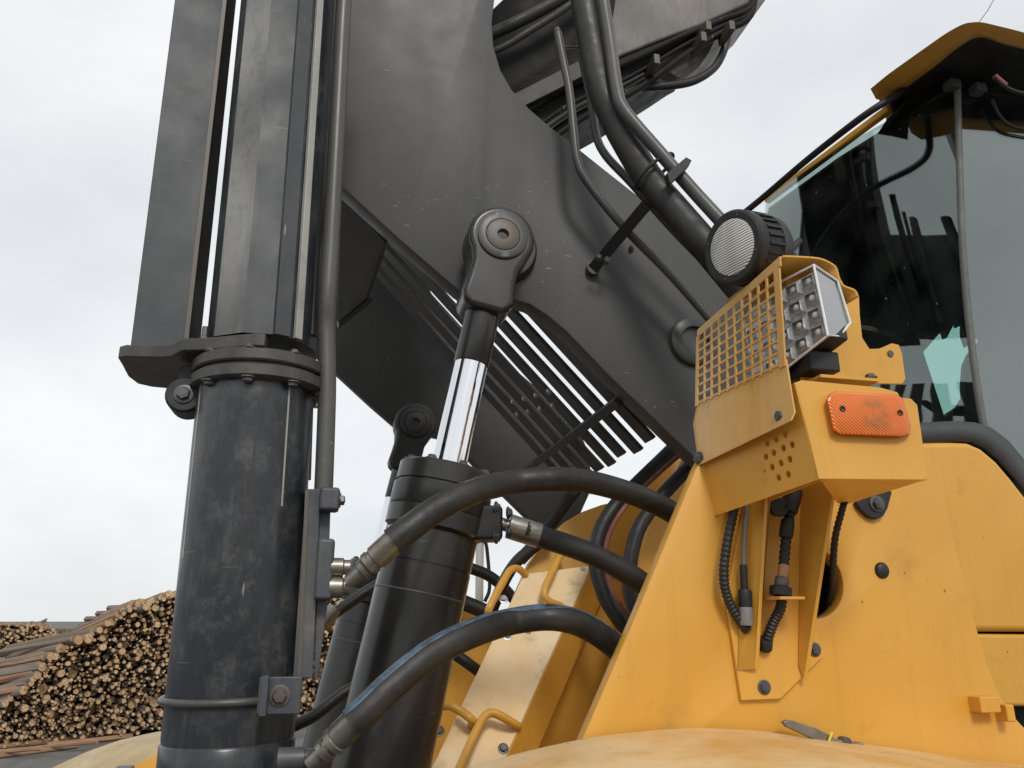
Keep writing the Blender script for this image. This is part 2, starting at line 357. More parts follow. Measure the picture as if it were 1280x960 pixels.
# ================================================================== LOADER FRONT FRAME
TY = 1.30
fr = thing('wheel_loader', 'yellow front body of the wheel loader with tall tapering side tower', 'wheel loader', P(1000, 960, TY+0.4).xy.to_3d()+Z*0.9)
tower_px = [(705,985),(728,924),(800,757),(871,585),(884,562),(925,545),(1120,530),(1150,545),(1163,575),(1170,598),(1187,655),(1203,717),(1219,778),(1236,836),(1247,864),(1262,890),(1285,914),(1330,945),(1330,1060),(705,1060)]
hc = P(1015, 727, TY)
plate('tower_plate', pp(tower_px, TY), [circ(hc, X, Z, W(44, hc), 40)], Y, 0.03, 'yellow', fr, 0.003)
q = MB(); q.prism([P(700,1055,1.40)+Z*dz+X*dx for dx, dz in ((0,-0.9),(1.1,-0.9),(1.1,0),(0,0))], Y*1.3); q.build('frame_box', 'yellow', fr, 0.01)
inner = [(632,775),(648,735),(661,705),(674,687),(690,668),(708,652),(730,639),(752,631),(775,626),(800,606),(832,580),(862,556),(905,540),(1000,540),(1000,1010),(632,1010)]
plate('inner_plate', pp(inner, 2.16), [], Y, 0.03, 'yellow', fr, 0.003)
q = MB(); q.prism(pp([(738,905),(772,800),(812,655),(860,560),(905,560),(960,1010),(690,1010)], 2.0), Y*0.02); q.build('web_plate', 'yellow', fr, 0.003)
q = MB(); q.prism(pp([(566,764),(590,752),(612,768),(650,800),(660,960),(540,960)], 2.6), Y*0.05); q.build('rear_bracket', 'yellow', fr, 0.004)
plug = P(1102, 713, TY); q = MB(); q.lathe(plug+Y*0.002, -Y, [(0, W(10, plug)), (0.004, W(10, plug)), (0.008, W(8, plug)), (0.010, W(4, plug))], 20); q.build('rubber_plug', 'black_plastic', fr)
pad = [(1070,628),(1076,637),(1086,646),(1096,649),(1105,645),(1110,636),(1116,614),(1095,608)]
q = MB(); q.prism(pp(pad, TY-0.012), Y*0.0115); pd = q.build('mount_pad', 'black_plastic', fr, 0.003)
bolt(pd, P(1096, 630, TY-0.012), -Y, W(7.5, hc), name='bolt')
for (a, b, c_, d) in ((1212, 870, 1241, 889), (1246, 880, 1258, 900)):
    p = P((a+c_)/2, (b+d)/2, TY-0.006); q = MB(); q.box(p, X*W((c_-a)/2, p), Y*0.022, Z*W((d-b)/2, p)); q.build('stop_block', 'yellow', fr, 0.003)
q = MB(); q.lathe(hc+Y*0.03, Y, [(0, W(46, hc)), (0.12, W(46, hc))], 32, caps=False); q.lathe(hc+Y*0.15, Y, [(0, W(47, hc)), (0.005, W(47, hc))], 32); q.build('hole_liner', 'cab_black', fr)
# front wheel under the fender (below the picture) carries the machine
wc = Vector((0.42, 0.72, 0.86))
q = MB(); q.lathe(wc, Y, [(0, 0.42), (0.0, 0.78), (0.05, 0.85), (0.12, 0.865), (0.48, 0.865), (0.55, 0.85), (0.60, 0.78), (0.60, 0.42)], 48, caps=False); ty = q.build('wheel', 'tyre_rubber', fr)
q = MB(); q.lathe(wc+Y*0.05, Y, [(0, 0.2), (0.0, 0.42), (0.5, 0.42), (0.5, 0.2)], 40); q.build('rim', 'yellow', ty)
# ---------------------------------------------------------------- near fender
fe = thing('fender', 'dusty yellow fender top at the bottom edge in front of the tower', 'fender', Vector((0.4, 1.0, 1.7)))
back = [(520,985),(575,962),(640,942),(730,922),(800,913),(870,909),(940,912),(1000,920),(1100,932),(1200,946),(1290,958),(1420,985)]
bp_ = crom(pp(back, TY-0.008), 4)
rows = [[p+Y*dy+Z*dz for p in bp_] for dy, dz in ((0,-0.05),(0,-0.006),(-0.004,-0.001),(-0.012,0),(-0.2,-0.004),(-0.42,-0.012),(-0.50,-0.03),(-0.54,-0.07))]
q = MB(); q.loft(rows); q.build('fender_top', 'dusty_fender', fe, 0, 0.006)
# ---------------------------------------------------------------- far left yellow beam
fb = thing('front_beam', 'dusty yellow beam at the lower left behind the dark column', 'beam', P(140, 980, 2.1)-Z*0.3)
bk = [(20,985),(60,962),(110,939),(150,925),(180,918),(215,911),(260,905)]; ft = [(95,1010),(128,985),(160,962),(178,952),(200,941),(222,934),(265,925)]
A_, B_ = pp(bk, 2.35), pp(ft, 2.05)
q = MB(); q.loft([[p-Z*0.10 for p in A_], A_, [a.lerp(b, 0.5)+Z*0.004 for a, b in zip(A_, B_)], B_]); q.build('beam_top', 'beam_dust', fb, 0, 0.006)
q = MB(); q.loft([[p+Y*0.004 for p in B_], [p+Y*0.004-Z*0.35 for p in B_]]); q.build('beam_side', 'yellow', fb, 0, 0.006)
p = P(152, 972, 2.0); q = MB(); q.box(p, X*0.018, Y*0.03, Z*0.02); q.build('mount_block', 'bracket_steel', fb, 0.003)

# ================================================================== LIFT BOOM
BY = 1.70
bo = thing('lift_boom', 'big dark grey lift boom with scratched side plates and a slatted guard', 'boom', P(900, 480, 2.4))
boom_px = [(440,-520),(372,-190),(352,40),(343,160),(430,236),(500,300),(572,362),(600,376),(640,374),(662,380),(684,394),(708,414),(760,468),(812,518),(868,572),(905,600),(950,560),(972,500),(966,430),(940,375),(900,330),(850,288),(802,248),(760,215),(725,187),(690,160),(662,136),(640,112),(626,88),(617,58),(615,28),(620,-20),(640,-120),(662,-190),(760,-520)]
near2d = pp(boom_px, BY)
plate('side_plate', near2d, [], Y, 0.062, 'boom_paint', bo, 0.004)
far_off = 3.20-BY
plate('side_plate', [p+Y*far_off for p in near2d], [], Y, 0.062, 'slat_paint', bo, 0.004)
ec = P(622, 308, BY)
q = MB(); q.lathe(ec+Vector((0.006,0.001,-0.012)), -Y, [(0, W(47, ec)), (0.022, W(45, ec)), (0.03, W(42, ec))], 40); q.build('pivot_boss', 'slat_paint', bo)
bc = P(866, 428, BY); 
q = MB(); q.lathe(bc+Y*0.001, -Y, [(0, W(33, bc)), (0.014, W(31, bc)), (0.018, W(28, bc)), (0.018, W(19, bc)), (0.006, W(18, bc))], 32); q.build('pivot_ring', 'boom_paint', bo)
# underside flange strip along the lower left edge, gusset panel and cross bar
q = MB(); e0, e1 = P(430, 237, BY), P(574, 364, BY); d = (e1-e0); n_ = Vector((-d.z, 0, d.x)).normalized()
# guard slats
s0, s1 = P(492, 200, 1.905), P(816, 553, 1.905); sdir = (s1-s0).normalized(); sn = Vector((-sdir.z, 0, sdir.x))
for i in range(8):
    y = 1.905+0.106*i; c = (s0+s1)/2; c = Vector((c.x, y, c.z)); j = random.uniform(-0.012, 0.012)
    hw = 0.029 if i < 4 else 0.034
    q = MB(); q.box(c+sdir*j, sdir*((s1-s0).length/2), Y*hw, sn*0.006); q.build('guard_slat', 'guard_paint', bo, 0.002)
for i in range(4):
    y = 2.19+0.10*i; c = s0.lerp(s1, 0.72-0.02*i); 
    for k in range(2):
        bolt(bo, Vector((c.x, y+0.05*k, c.z))-sn*0.006+sdir*0.04*k, -sn if sn.z > 0 else sn, 0.007, 'bright_bolt', 'guard_bolt')
cb = P(776, 494, BY+0.07); q = MB(); q.box(Vector((cb.x, 0, cb.z))+Y*(BY+0.062+0.56)+Z*-0.01, Y*0.56, sdir*0.012, sn*0.022); q.build('cross_bar', 'slat_paint', bo, 0.002)
gus = [P(425, 238, BY+0.07), P(480, 303, BY+0.07), P(456, 376, BY+0.75), P(424, 403, BY+0.75)]
q = MB(); q.prism(gus, Vector((0.012, 0.0, 0.006))); gp = q.build('gusset_panel', 'boom_paint', bo, 0.002)
a, b = P(424, 404, BY+0.74), P(466, 371, BY+0.74); q = MB(); q.prism([a, b, b+Y*0.05, a+Y*0.05], (b-a).cross(Y).normalized()*0.012); q.build('flange', 'pipe_paint', gp, 0.002)
# unseen box and pipes added between the plates, to darken the windshield's reflection
top = [P(u, v, BY+0.063) for u, v in ((372,-120),(440,-100),(560,-110))]
q = MB(); q.box(Vector((0.10, 2.48, 4.28)), X*0.10, Y*0.715, Z*0.42); q.build('reflection_blocker', 'slat_paint', bo, 0.02)
for y in (1.95, 2.15, 2.62, 2.9):
    q = MB(); q.tube([Vector((0.30, y, 4.75)), Vector((0.28, y, 4.2)), Vector((0.32, y, 3.85))], 0.03, 12, 4); q.build('reflection_pipe', 'slat_paint', bo)
# hydraulic steel pipes and clamp bracket fixed on the boom
def pxr(px, y, u=800, v=250): return W(px, P(u, v, y))
p1 = py([(697,40,1.60),(704,75,1.60),(712,115,1.60),(717,165,1.60),(722,202,1.60),(736,230,1.60),(779,283,1.60),(837,342,1.60),(890,402,1.60)])
p2 = py([(722,40,1.62),(729,79,1.62),(738,121,1.62),(745,168,1.62),(757,194,1.60),(786,225,1.58),(820,263,1.57),(855,301,1.57),(922,368,1.57)])
p3 = py([(748,-40,1.50),(754,0,1.50),(763,56,1.49),(771,112,1.47),(781,139,1.46),(825,191,1.44),(867,239,1.42),(900,275,1.40),(940,320,1.38)])
for p_, r_ in ((p1, 5.6), (p2, 5.6), (p3, 8.0)):
    q = MB(); q.tube(p_, pxr(r_, 1.55), 14, 6); q.build('pipe', 'pipe_paint', bo)
q = MB(); q.tube([p1[0], p1[0]+Z*0.0+X*0.0+(p1[0]-p1[1]).normalized()*0.012], [pxr(6, 1.6), pxr(3, 1.6)], 14, 1); q.build('pipe_cap', 'pipe_paint', bo)
q = MB(); q.tube(py([(703,58,1.60),(724,60,1.60)]), 0.0035, 8, 1); q.build('pipe_brace', 'pipe_paint', bo)
a, b = P(741, 336, 1.685), P(809, 255, 1.50); d = (b-a).normalized(); sd_ = d.cross(Y).normalized()
q = MB(); q.box((a+b)/2, d*((b-a).length/2), sd_*0.014, d.cross(sd_)*0.006); br = q.build('clamp_bracket', 'slat_paint', bo, 0.002)
q = MB(); q.lathe(P(742, 335, 1.685)-Y*0.004, Y, [(0, 0.018), (0.02, 0.018)], 16); q.build('bracket_foot', 'pipe_paint', br)
for u, v in ((758, 326), (788, 312), (748, 322)): bolt(br, P(u, v, 1.63), (-Y*0.6+X*0.6-Z*0.3), 0.008, name='bolt')
q = MB(); q.prism(py([(834,216,1.40),(858,196,1.40),(865,200,1.40),(861,208,1.40),(838,230,1.40)]), Y*0.02); q.build('pipe_clip', 'slat_paint', bo, 0.002)

# ================================================================== TILT ARM high behind the boom
ta = thing('tilt_arm', 'worn grey box-section tilt arm with hose bundle above the boom', 'arm', P(700, 120, 2.6))
arm_px = [(742,40),(752,-20),(775,-90),(850,-150),(1000,-150),(985,-40),(936,4),(905,18),(877,31),(820,52),(768,73),(738,86)]
q = MB(); q.prism(pp(arm_px, 2.35), Y*0.5); q.build('arm_box', 'beam_steel', ta, 0.012)
q = MB(); q.prism(pp([(540,80),(600,25),(690,-60),(760,-120),(776,-40),(764,40),(742,90),(700,112),(650,138),(590,172),(540,200)], 2.30), Y*0.55); q.build('shaded_arm_root', 'beam_shade', ta, 0.01)  # left end of the arm, its shade painted in by the near-black colour
q = MB(); q.prism(pp([(560,150),(640,118),(735,70),(742,88),(700,110),(640,140),(575,176)], 2.285), Y*0.014); q.build('root_flange', 'slat_paint', ta, 0.003)
q = MB(); q.prism([p-Z*0.004+Y*0.004 for p in pp([(560,190),(590,172),(640,141),(700,110),(768,75),(820,53),(877,32),(905,19),(895,24),(870,40),(800,82),(700,135),(600,196)], 2.35)], Y*0.49); q.build('under_cover', 'beam_shade', ta, 0.004)
q = MB(); q.prism(pp([(826,70),(833,88),(847,97),(858,95),(874,84),(887,66),(894,52),(880,46),(850,54)], 2.42), Y*0.06); q.build('lug_plate', 'beam_steel', ta, 0.006)
for i in range(7):
    o1 = i*4.6; yy = 2.33+0.05*(i % 3)
    q = MB(); q.tube(py([(640+o1*1.0,152+o1*1.4,yy),(700+o1,112+o1*1.3,yy),(780+o1*0.6,80+o1*1.15,yy),(850+o1*0.25,47+o1*0.8,yy),(905,24+o1*0.55,yy),(938,10+o1*0.35,yy),(951-o1*0.2,-30,yy)]), 0.010 if i % 2 else 0.014, 10, 5); q.build('arm_pipe', 'beam_shade' if i % 3 != 1 else 'slat_paint', ta)
q = MB(); q.tube(py([(780,118,2.36),(802,110,2.36),(839,107,2.36),(870,100,2.36),(895,82,2.36),(908,53,2.36),(909,30,2.36)]), 0.0165, 12, 6); q.build('hose_loop', 'dark_rubber', ta)
for u, v in ((879,42), (873,56), (908,42), (815,84)):
    p = P(u, v, 2.30); q = MB(); q.box(p, X*0.012, Y*0.05, Z*0.022); q.build('hose_clamp', 'rusty_steel', ta, 0.003)
q = MB(); q.tube(py([(560,62,2.2),(620,40,2.2),(690,5,2.2),(740,-30,2.2)]), 0.022, 10, 5); q.build('arm_hose', 'dark_rubber', ta)
q = MB(); q.tube(py([(560,82,2.15),(622,62,2.15),(660,40,2.15),(700,15,2.15),(740,-15,2.15)]), 0.012, 10, 5); q.build('arm_hose', 'dark_rubber', ta)

# ================================================================== LIFT CYLINDERS
def lift_cylinder(label, y, e, b0, k, port, cm='cylinder_paint', pm='pipe_paint', rm='rusty_steel'):
    A = P(*e, y); B = P(*b0, y); d = (B-A).normalized()
    def at(v):
        t = (v-e[1])/(b0[1]-e[1]); p = P(e[0]+(b0[0]-e[0])*t, v, y); return (p-A).dot(d), p
    def r(px): return px*1.6/F*1.03*k        # pixel radii read on the near cylinder, 1.6 m away
    t = thing('lift_cylinder', label, 'hydraulic cylinder', B+d*0.25, 'pair of boom lift cylinders')
    L_ = lambda vn: (vn)                      # distances along the axis in metres, from the eye
    # eye, neck
    ey = A-Y*0.055
    q = MB(); pts = []
    for i in range(21):
        h = R_(-25+230*i/20); pts.append(ey+X*(r(45.5)*math.cos(h))+Z*(r(45.5)*math.sin(h)))
    s_ = Vector((-d.z, 0, d.x))               # sideways in the plane of the cylinder
    if s_.x < 0: s_ = -s_
    for dist, wd in ((0.075, -0.062), (0.115, -0.064), (0.155, -0.068), (0.172, -0.060), (0.186, -0.042), (0.186, 0.042), (0.172, 0.058), (0.155, 0.066), (0.115, 0.060), (0.075, 0.060)):
        pts.append(ey+d*dist*k+s_*wd*0.9*k)
    q.prism(pts, Y*0.11); cl = q.build('clevis', cm, t, 0.014*k, seg=3)
    q = MB(); q.lathe(ey+Y*0.003, -Y, [(0, r(34)), (0.008, r(34)), (0.010, r(32.5)), (0.010, r(23.5)), (0.004, r(23))], 36, caps=False); q.build('pin_collar', pm, cl)
    q = MB(); q.lathe(ey+Y*0.004, -Y, [(0, r(22.5)), (0.011, r(22.5)), (0.012, r(21.5)), (0.012, r(8)), (0.002, r(7))], 36, caps=False); q.build('pin', rm, cl)
    q = MB(); q.lathe(ey+Y*0.004, -Y, [(0, r(8)), (0.001, r(8))], 20); q.build('grease_hole', 'cab_black', cl)
    s455, _ = at(e[1]+(455-308)*(b0[1]-e[1])/(900-308)*1.0)
    q = MB(); q.lathe(A+d*0.16*k, d, [(0, r(23)), (s455-0.16*k, r(23)), (s455-0.16*k+0.003, r(22))], 32); q.build('rod_sleeve', 'cylinder_paint', t)
    sh, _ = at(e[1]+(588-308)*(b0[1]-e[1])/(900-308))
    q = MB(); q.lathe(A+d*(s455-0.01), d, [(0, r(21.6)), (sh-s455+0.05, r(21.6))], 40); q.build('piston_rod', 'chrome', t)
    def rel(v): return at(e[1]+(v-308)*(b0[1]-e[1])/(900-308))[0]-sh
    q = MB(); q.lathe(A+d*sh, d, [(0, r(24)), (0.0, r(57)), (0.004, r(59)), (rel(612)-0.002, r(59)), (rel(612), r(57)), (rel(613)+0.002, r(57)), (rel(614)+0.002, r(60.5)), (rel(640), r(60.5)), (rel(642), r(59)), (rel(643), r(60.5)), (rel(664), r(60)), (rel(668), r(54))], 48); hd = q.build('gland_head', 'cylinder_paint', t)
    a_, b_, _n = basis(-d)
    for i in range(8):
        h = 2*math.pi*(i+0.3)/8; bolt(hd, A+d*sh+a_*r(49)*math.cos(h)+b_*r(49)*math.sin(h), -d, r(5.5), 'bolt_steel')
    e_ = (B-A).length+0.35
    q = MB(); q.lathe(A+d*(sh+rel(666)), d, [(0, r(53.5)), (rel(707)-rel(666), r(53.5)), (rel(707)-rel(666)+0.001, r(52.6)), (rel(708.5)-rel(666)+0.001, r(52.6)), (rel(708.5)-rel(666)+0.002, r(53.5)), (e_-sh, r(53.5))], 56); q.build('barrel', 'cylinder_paint', t)
    q = MB(); q.lathe(A+d*(sh+rel(742)), d, [(0, r(53.6)), (0.001, r(54.0)), (0.003, r(54.0)), (0.004, r(53.6))], 56, caps=False); q.build('weld_bead', 'pipe_paint', t)
    return t, A, d
near_c, cA, cD = lift_cylinder('near dark lift cylinder with bright chrome rod and large round eye', 1.60, (622,308), (490,900), 1.0, True)
far_c, fA, fD = lift_cylinder('far dark lift cylinder partly hidden behind the near one', 3.05, (518,532), (423,900), 1.08, False, 'dark_rubber', 'dark_rubber', 'slat_paint')
# port block on the right of the near cylinder's head
pc = P(604, 655, 1.57); q = MB(); q.box(pc, X*0.035, Y*0.035, Z*0.035); pb = q.build('port_block', 'dark_rubber', near_c, 0.008)
for dx, dz in ((0.02, 0.03), (0.045, 0.02), (0.02, -0.03), (0.045, -0.018)): bolt(pb, pc+X*dx+Z*dz-Y*0.03, (X*0.8-Y*0.5), 0.009)

# ================================================================== SUPPORT COLUMN
CYL = 1.45
co = thing('support_column', 'upright dark steel column with bolted flange and side channel', 'column', P(280, 1000, CYL))
def caxis(v): return P(320-(v-500)*0.08, v, CYL)
c0, c1 = caxis(1010), caxis(470); cd_ = (c1-c0).normalized(); Lc = (c1-c0).length
rl = 0.104
q = MB(); q.lathe(c0, cd_, [(0, rl*1.02), (0.055, rl*1.02), (0.06, rl*0.985), (0.064, rl*1.02), (0.098, rl*1.02), (0.102, rl*0.99), (0.108, rl*1.0), (Lc, rl*0.985)], 56); lt = q.build('lower_tube', 'column_steel', co)
ztop = P(327, 434, 1.33).z
cf = caxis(455)+X*0.006; cf = cf+cd_*((ztop-0.026-cf.z)/cd_.z)
q = MB(); q.lathe(cf-cd_*0.026, cd_, [(0, 0.118), (0.003, 0.122), (0.021, 0.122), (0.0235, 0.119), (0.0235, 0.113), (0.029, 0.113), (0.029, 0.119), (0.032, 0.122), (0.049, 0.122), (0.052, 0.119)], 56); fl = q.build('flange', 'flange_steel', co)
a_, b_, _n = basis(cd_)
for i in range(9):
    h = 2*math.pi*i/9+0.25
    o_ = a_*(0.110*math.cos(h))+b_*(0.110*math.sin(h))
    bolt(fl, cf-cd_*0.026+o_, -cd_, 0.0095, 'bright_bolt' if i == 7 else 'bolt_steel'); bolt(fl, cf+cd_*0.026+o_, cd_, 0.0085, 'bolt_steel')
xs = (X-cd_*X.dot(cd_)).normalized(); ys_ = cd_.cross(xs)
for an, v0, v1 in ((-62, 700, 480), (38, 640, 480), (8, 690, 560)):
    rd = xs*math.sin(R_(an))-ys_*math.cos(R_(an)); a, b = caxis(v0)+rd*rl*0.988, caxis(v1)+rd*rl*0.982
    q = MB(); q.box((a+b)/2, (b-a)/2, rd.cross(cd_)*0.0016, rd*0.0012); q.build('weld_seam', 'bare_strip' if an != 8 else 'slat_paint', lt)
# upper octagonal section with a worn facet and a bare edge strip
cu0, cu1 = caxis(440)+X*0.005, caxis(-160)+X*0.005; Lu = (cu1-cu0).length
def octo(rr, ph): 
    return [(rr*math.cos(2*math.pi*i/8+ph), rr*math.sin(2*math.pi*i/8+ph)) for i in range(8)]
up_ax = (cu1-cu0).normalized(); xa = (X-up_ax*X.dot(up_ax)).normalized(); ya = up_ax.cross(xa)     # ya points away from the lens
prof = [(-0.112,-0.02),(-0.088,-0.075),(-0.030,-0.104),(0.028,-0.104),(0.066,-0.086),(0.082,-0.070),(0.108,-0.030),(0.112,0.03),(0.07,0.09),(-0.07,0.09),(-0.11,0.03)]
q = MB(); n_ = len(prof); vs = []
for t_ in (0, Lu):
    k_ = 0.88
    vs += [cu0+up_ax*t_+xa*(x*k_)+ya*y_ for x, y_ in prof]
fs = [(i, (i+1) % n_, (i+1) % n_+n_, i+n_) for i in range(n_)]
q.add(vs, [fs[0]], 0); q.add(vs, [fs[1]], 1); q.add(vs, [fs[2]], 2); q.add(vs, fs[3:], 0)
q.add(vs, [tuple(range(n_)), tuple(range(n_, 2*n_))], 0)
ut = q.build('upper_section', ['column_steel', 'worn_steel', 'plate_steel'], co, 0)
q = MB(); cs = cu0+xa*0.067+ya*-0.0845
q.box(cs+up_ax*(Lu/2), up_ax*(Lu/2), (xa*0.016+ya*0.015).normalized()*0.0075, (xa*0.7-ya*0.72).normalized()*0.004); q.build('wear_strip', 'bare_strip', ut, 0.001)
q = MB(); q.box(cu0+xa*0.0405-ya*0.0985+up_ax*(Lu/2), up_ax*(Lu/2), (xa*0.038+ya*0.018).normalized()*0.014, (xa*0.43-ya*0.9).normalized()*0.003); q.build('edge_rail', 'plate_steel', ut, 0.001)
# left side channel standing on a foot plate
ch = []
def chan(v, u): return P(u, v, 1.40)
YC = PZ(175, 446, ztop+0.0015).y+0.012
f0, f1 = P(162, 438, YC), P(234, 428, YC); f0.z = f1.z = ztop+0.0245
tl, tr = P(226, -60, YC), P(289, -60, YC); tl, tr = f0+(tl-f0)*1.4, f1+(tr-f1)*1.4
q = MB(); q.prism([f0, f1, tr, tl], Y*0.008); pl_ = q.build('channel_plate', 'plate_steel', co, 0.002)
q = MB(); g1 = P(252, 424, YC+0.06); g1.z = f1.z; g2 = g1+(P(302, -60, YC+0.06)-g1)*1.4
q.prism([f1+Y*0.0085, g1, g2, tr+Y*0.0085], Vector((-0.010, 0.002, 0))); q.build('channel_flange', 'flange_steel', pl_, 0.002)
q = MB(); q.prism([f1+X*-0.006+Y*-0.004, f1+X*0.003+Y*-0.004, tr+X*0.003+Y*-0.004, tr+X*-0.006+Y*-0.004], Y*0.0035); q.build('channel_edge', 'rusty_steel', pl_, 0.001)
zf = ztop+0.0015
def PF(u, v): return PZ(u, v, zf)
fp = [PZ(147,448,zf), PZ(152,456,zf), PZ(160,471,zf), PZ(172,480,zf), PZ(190,484,zf), PZ(223,487,zf), PZ(262,476,zf), PZ(325,464,zf), PZ(334,440,zf), PZ(331,433,zf), PZ(318,432,zf), PZ(262,437,zf), PZ(244,438,zf), PZ(228,438,zf), PZ(212,446,zf), PZ(200,447,zf), PZ(155,446,zf)]
q = MB(); q.prism(fp, Z*0.024); q.build('foot_plate', 'flange_steel', co, 0.003)
kn = P(240, 480, 1.46)
q = MB(); q.lathe(kn+Z*0.03, -Z, [(0, 0.024), (0.035, 0.026), (0.05, 0.026)], 20); q.lathe(kn+Vector((-0.005, 0, -0.03))-Y*0.035, Y, [(0, 0.012), (0.0, 0.030), (0.004, 0.033), (0.06, 0.033)], 24); kk = q.build('hose_knuckle', 'dark_rubber', co, 0.002)
bolt(kk, kn+Vector((-0.005, -0.035, -0.03)), -Y, 0.012); 
for u, v in ((308, 415), (254, 421)):
    p = P(u, v, 1.40); q = MB(); q.lathe(P(u, v+15, 1.40), Z, [(0, 0.009), (0.022, 0.009), (0.024, 0.006), (0.042, 0.006)], 6); q.build('stud', 'bright_bolt' if u > 300 else 'bolt_steel', co)
# pipe down the right side
pq = py([(436,-60,1.40),(430,0,1.40),(422,150,1.40),(414,300,1.40),(409.5,370,1.40),(408,410,1.41),(409,470,1.41),(408,520,1.41),(404.5,610,1.41),(402,640,1.41)])
q = MB(); q.tube(pq, 0.0165, 16, 6); q.build('side_pipe', 'pipe_paint', co)
q = MB(); q.tube(py([(411,-40,1.42),(402,100,1.42),(397,220,1.42),(388,420,1.42)]), 0.012, 10, 5); q.build('thin_pipe', 'slat_paint', co)
q = MB(); q.tube(py([(390,480,1.47),(386,600,1.47)]), 0.004, 8, 1); q.build('rod', 'slat_paint', co)
# bracket with fittings
YB = 1.38
q = MB(); q.prism(pp([(382,611),(401,611),(391,848),(366,848)], YB), Y*0.05); bk_ = q.build('bracket_bar', 'bracket_steel', co, 0.002)
q = MB(); q.prism(pp([(381.5,613),(386,613),(376.5,846),(371.5,846)], YB-0.0025), Y*0.0024); q.build('bare_edge', 'rusty_steel', bk_)
q = MB(); q.prism(pp([(399,640),(413,640),(409,760),(397,850),(392,850)], YB+0.012), Y*0.03); q.build('bracket_web', 'bracket_steel', bk_, 0.002)
kb = P(412, 625, YB-0.005); q = MB(); q.box(kb, X*0.017, Y*0.02, Z*0.020); o_ = q.build('clamp_block', 'bracket_steel', bk_, 0.006); bolt(o_, kb+X*0.017, X, 0.009)
kb = P(406, 712, YB); q = MB(); q.box(kb, X*0.014, Y*0.026, Z*0.050); fbk = q.build('port_block', 'bracket_steel', bk_, 0.006)
for u, v, rr in ((426, 709, 0.0155), (425, 734, 0.018)):
    p = P(u, v, YB-0.01); q = MB(); q.lathe(p-X*0.018, X, [(0, rr), (0.022, rr), (0.023, rr*0.8), (0.034, rr*0.8)], 20); q.build('fitting_nut', 'zinc', fbk, 0.001)
# cable ring and its clip
cr_ = caxis(871); q = MB(); ring = [cr_+xa*(0.1085*math.cos(2*math.pi*i/40))+ya*(0.1085*math.sin(2*math.pi*i/40)) for i in range(41)]
q.tube(ring, 0.0065, 10, 1); q.build('clamp_ring', 'pipe_paint', co)
kb = P(350, 869, 1.325); q = MB(); q.box(kb, X*0.032, Y*0.006, Z*0.027); o_ = q.build('ring_clip', 'bracket_steel', co, 0.002); bolt(o_, kb-Y*0.006, -Y, 0.011, 'rusty_steel')
q = MB(); q.box(P(331, 869, 1.315), X*0.005, Y*0.02, Z*0.028); q.build('clip_lip', 'bracket_steel', o_, 0.001)
kb = P(372, 948, 1.36); q = MB(); q.lathe(kb-X*0.03, X, [(0, 0.017), (0.04, 0.017), (0.041, 0.014), (0.055, 0.014)], 20); q.build('lower_port', 'bracket_steel', co)

# ================================================================== HOSES
def hose(label, pts, rpx, mat='hose_rubber', sleeve=None, stripe=False, n=16, name='hydraulic_hose', cat='hose', group='hydraulic hoses'):
    pw = py(pts); t = thing(name, label, cat, pw[0], group)
    mid = pw[len(pw)//2]; r = W(rpx, mid)
    q = MB(); q.tube(pw, r, n, 8); tb = q.build('hose_tube', mat, t)
    if stripe:
        p = crom(pw, 8); fr_ = frames(p); rows_ = []
        for c, (tt, a, b) in zip(p, fr_):
            u_ = (Z*0.86-X*0.42-Y*0.25); u_ = (u_-tt*u_.dot(tt)).normalized(); v_ = tt.cross(u_)
            rows_.append([c+(u_*math.cos(h)+v_*math.sin(h))*(r+0.0006) for h in (-0.52, -0.36, -0.18, 0, 0.18, 0.36, 0.52)])
        q = MB(); q.loft(rows_); q.build('stripe', 'blue_stripe', tb, 0, 0.0005)
    if sleeve:
        for sl in sleeve:
            q = MB(); a, b = P(*sl[0]), P(*sl[1]); d = b-a; l = d.length
            q.lathe(a, d, [(s*l, W(rr, a)) for s, rr in sl[2]], 24); q.build('ferrule', 'zinc', t)
    return t
hose('thick black hose arching from the column bracket across the near cylinder', [(490,677,1.30),(510,662,1.30),(545,637,1.31),(590,615,1.33),(640,603,1.40),(690,599,1.40),(740,603,1.44),(800,621,1.48),(850,647,1.52),(900,690,1.56)], 15.2,
     sleeve=[((437,727,1.34),(503,667,1.30),[(0,9.5),(0.22,9.5),(0.24,12.5),(0.30,12.5),(0.31,11.5),(0.36,15.5),(0.42,15.5),(0.43,13.8),(0.48,13.8),(0.5,16),(0.98,16.4),(1,15)])])
hose('thick black hose with blue stripe arching low in front of the step panel', [(440,905,1.27),(458,888,1.27),(490,857,1.28),(540,817,1.30),(590,792,1.33),(640,777,1.40),(690,772,1.38),(730,782,1.40),(768,808,1.42),(805,850,1.46)], 16.2, stripe=True,
     sleeve=[((388,955,1.31),(460,886,1.27),[(0,11),(0.2,11),(0.22,15.5),(0.30,15.5),(0.31,13),(0.37,13.5),(0.38,17.5),(0.45,17.5),(0.46,16),(0.5,17.6),(0.98,18.2),(1,16.5)])])
hose('black hose leaving the port on the near cylinder head to the tower', [(655,663,1.55),(676,671,1.55),(708,681,1.55),(745,695,1.55),(785,717,1.55),(825,747,1.56),(870,800,1.6)], 14,
     sleeve=[((612,650,1.56),(675,670,1.55),[(0,11),(0.2,11),(0.22,8),(0.36,8),(0.38,15.5),(0.98,15.5),(1,14)])])
hose('fat black hose running down the boom edge beside the steel pipes', [(724,-60,1.54),(730,0,1.54),(740,56,1.54),(752,112,1.53),(766,145,1.52),(782,176,1.51),(812,225,1.49),(845,264,1.46),(880,305,1.43),(930,365,1.42)], 18.0, n=20)
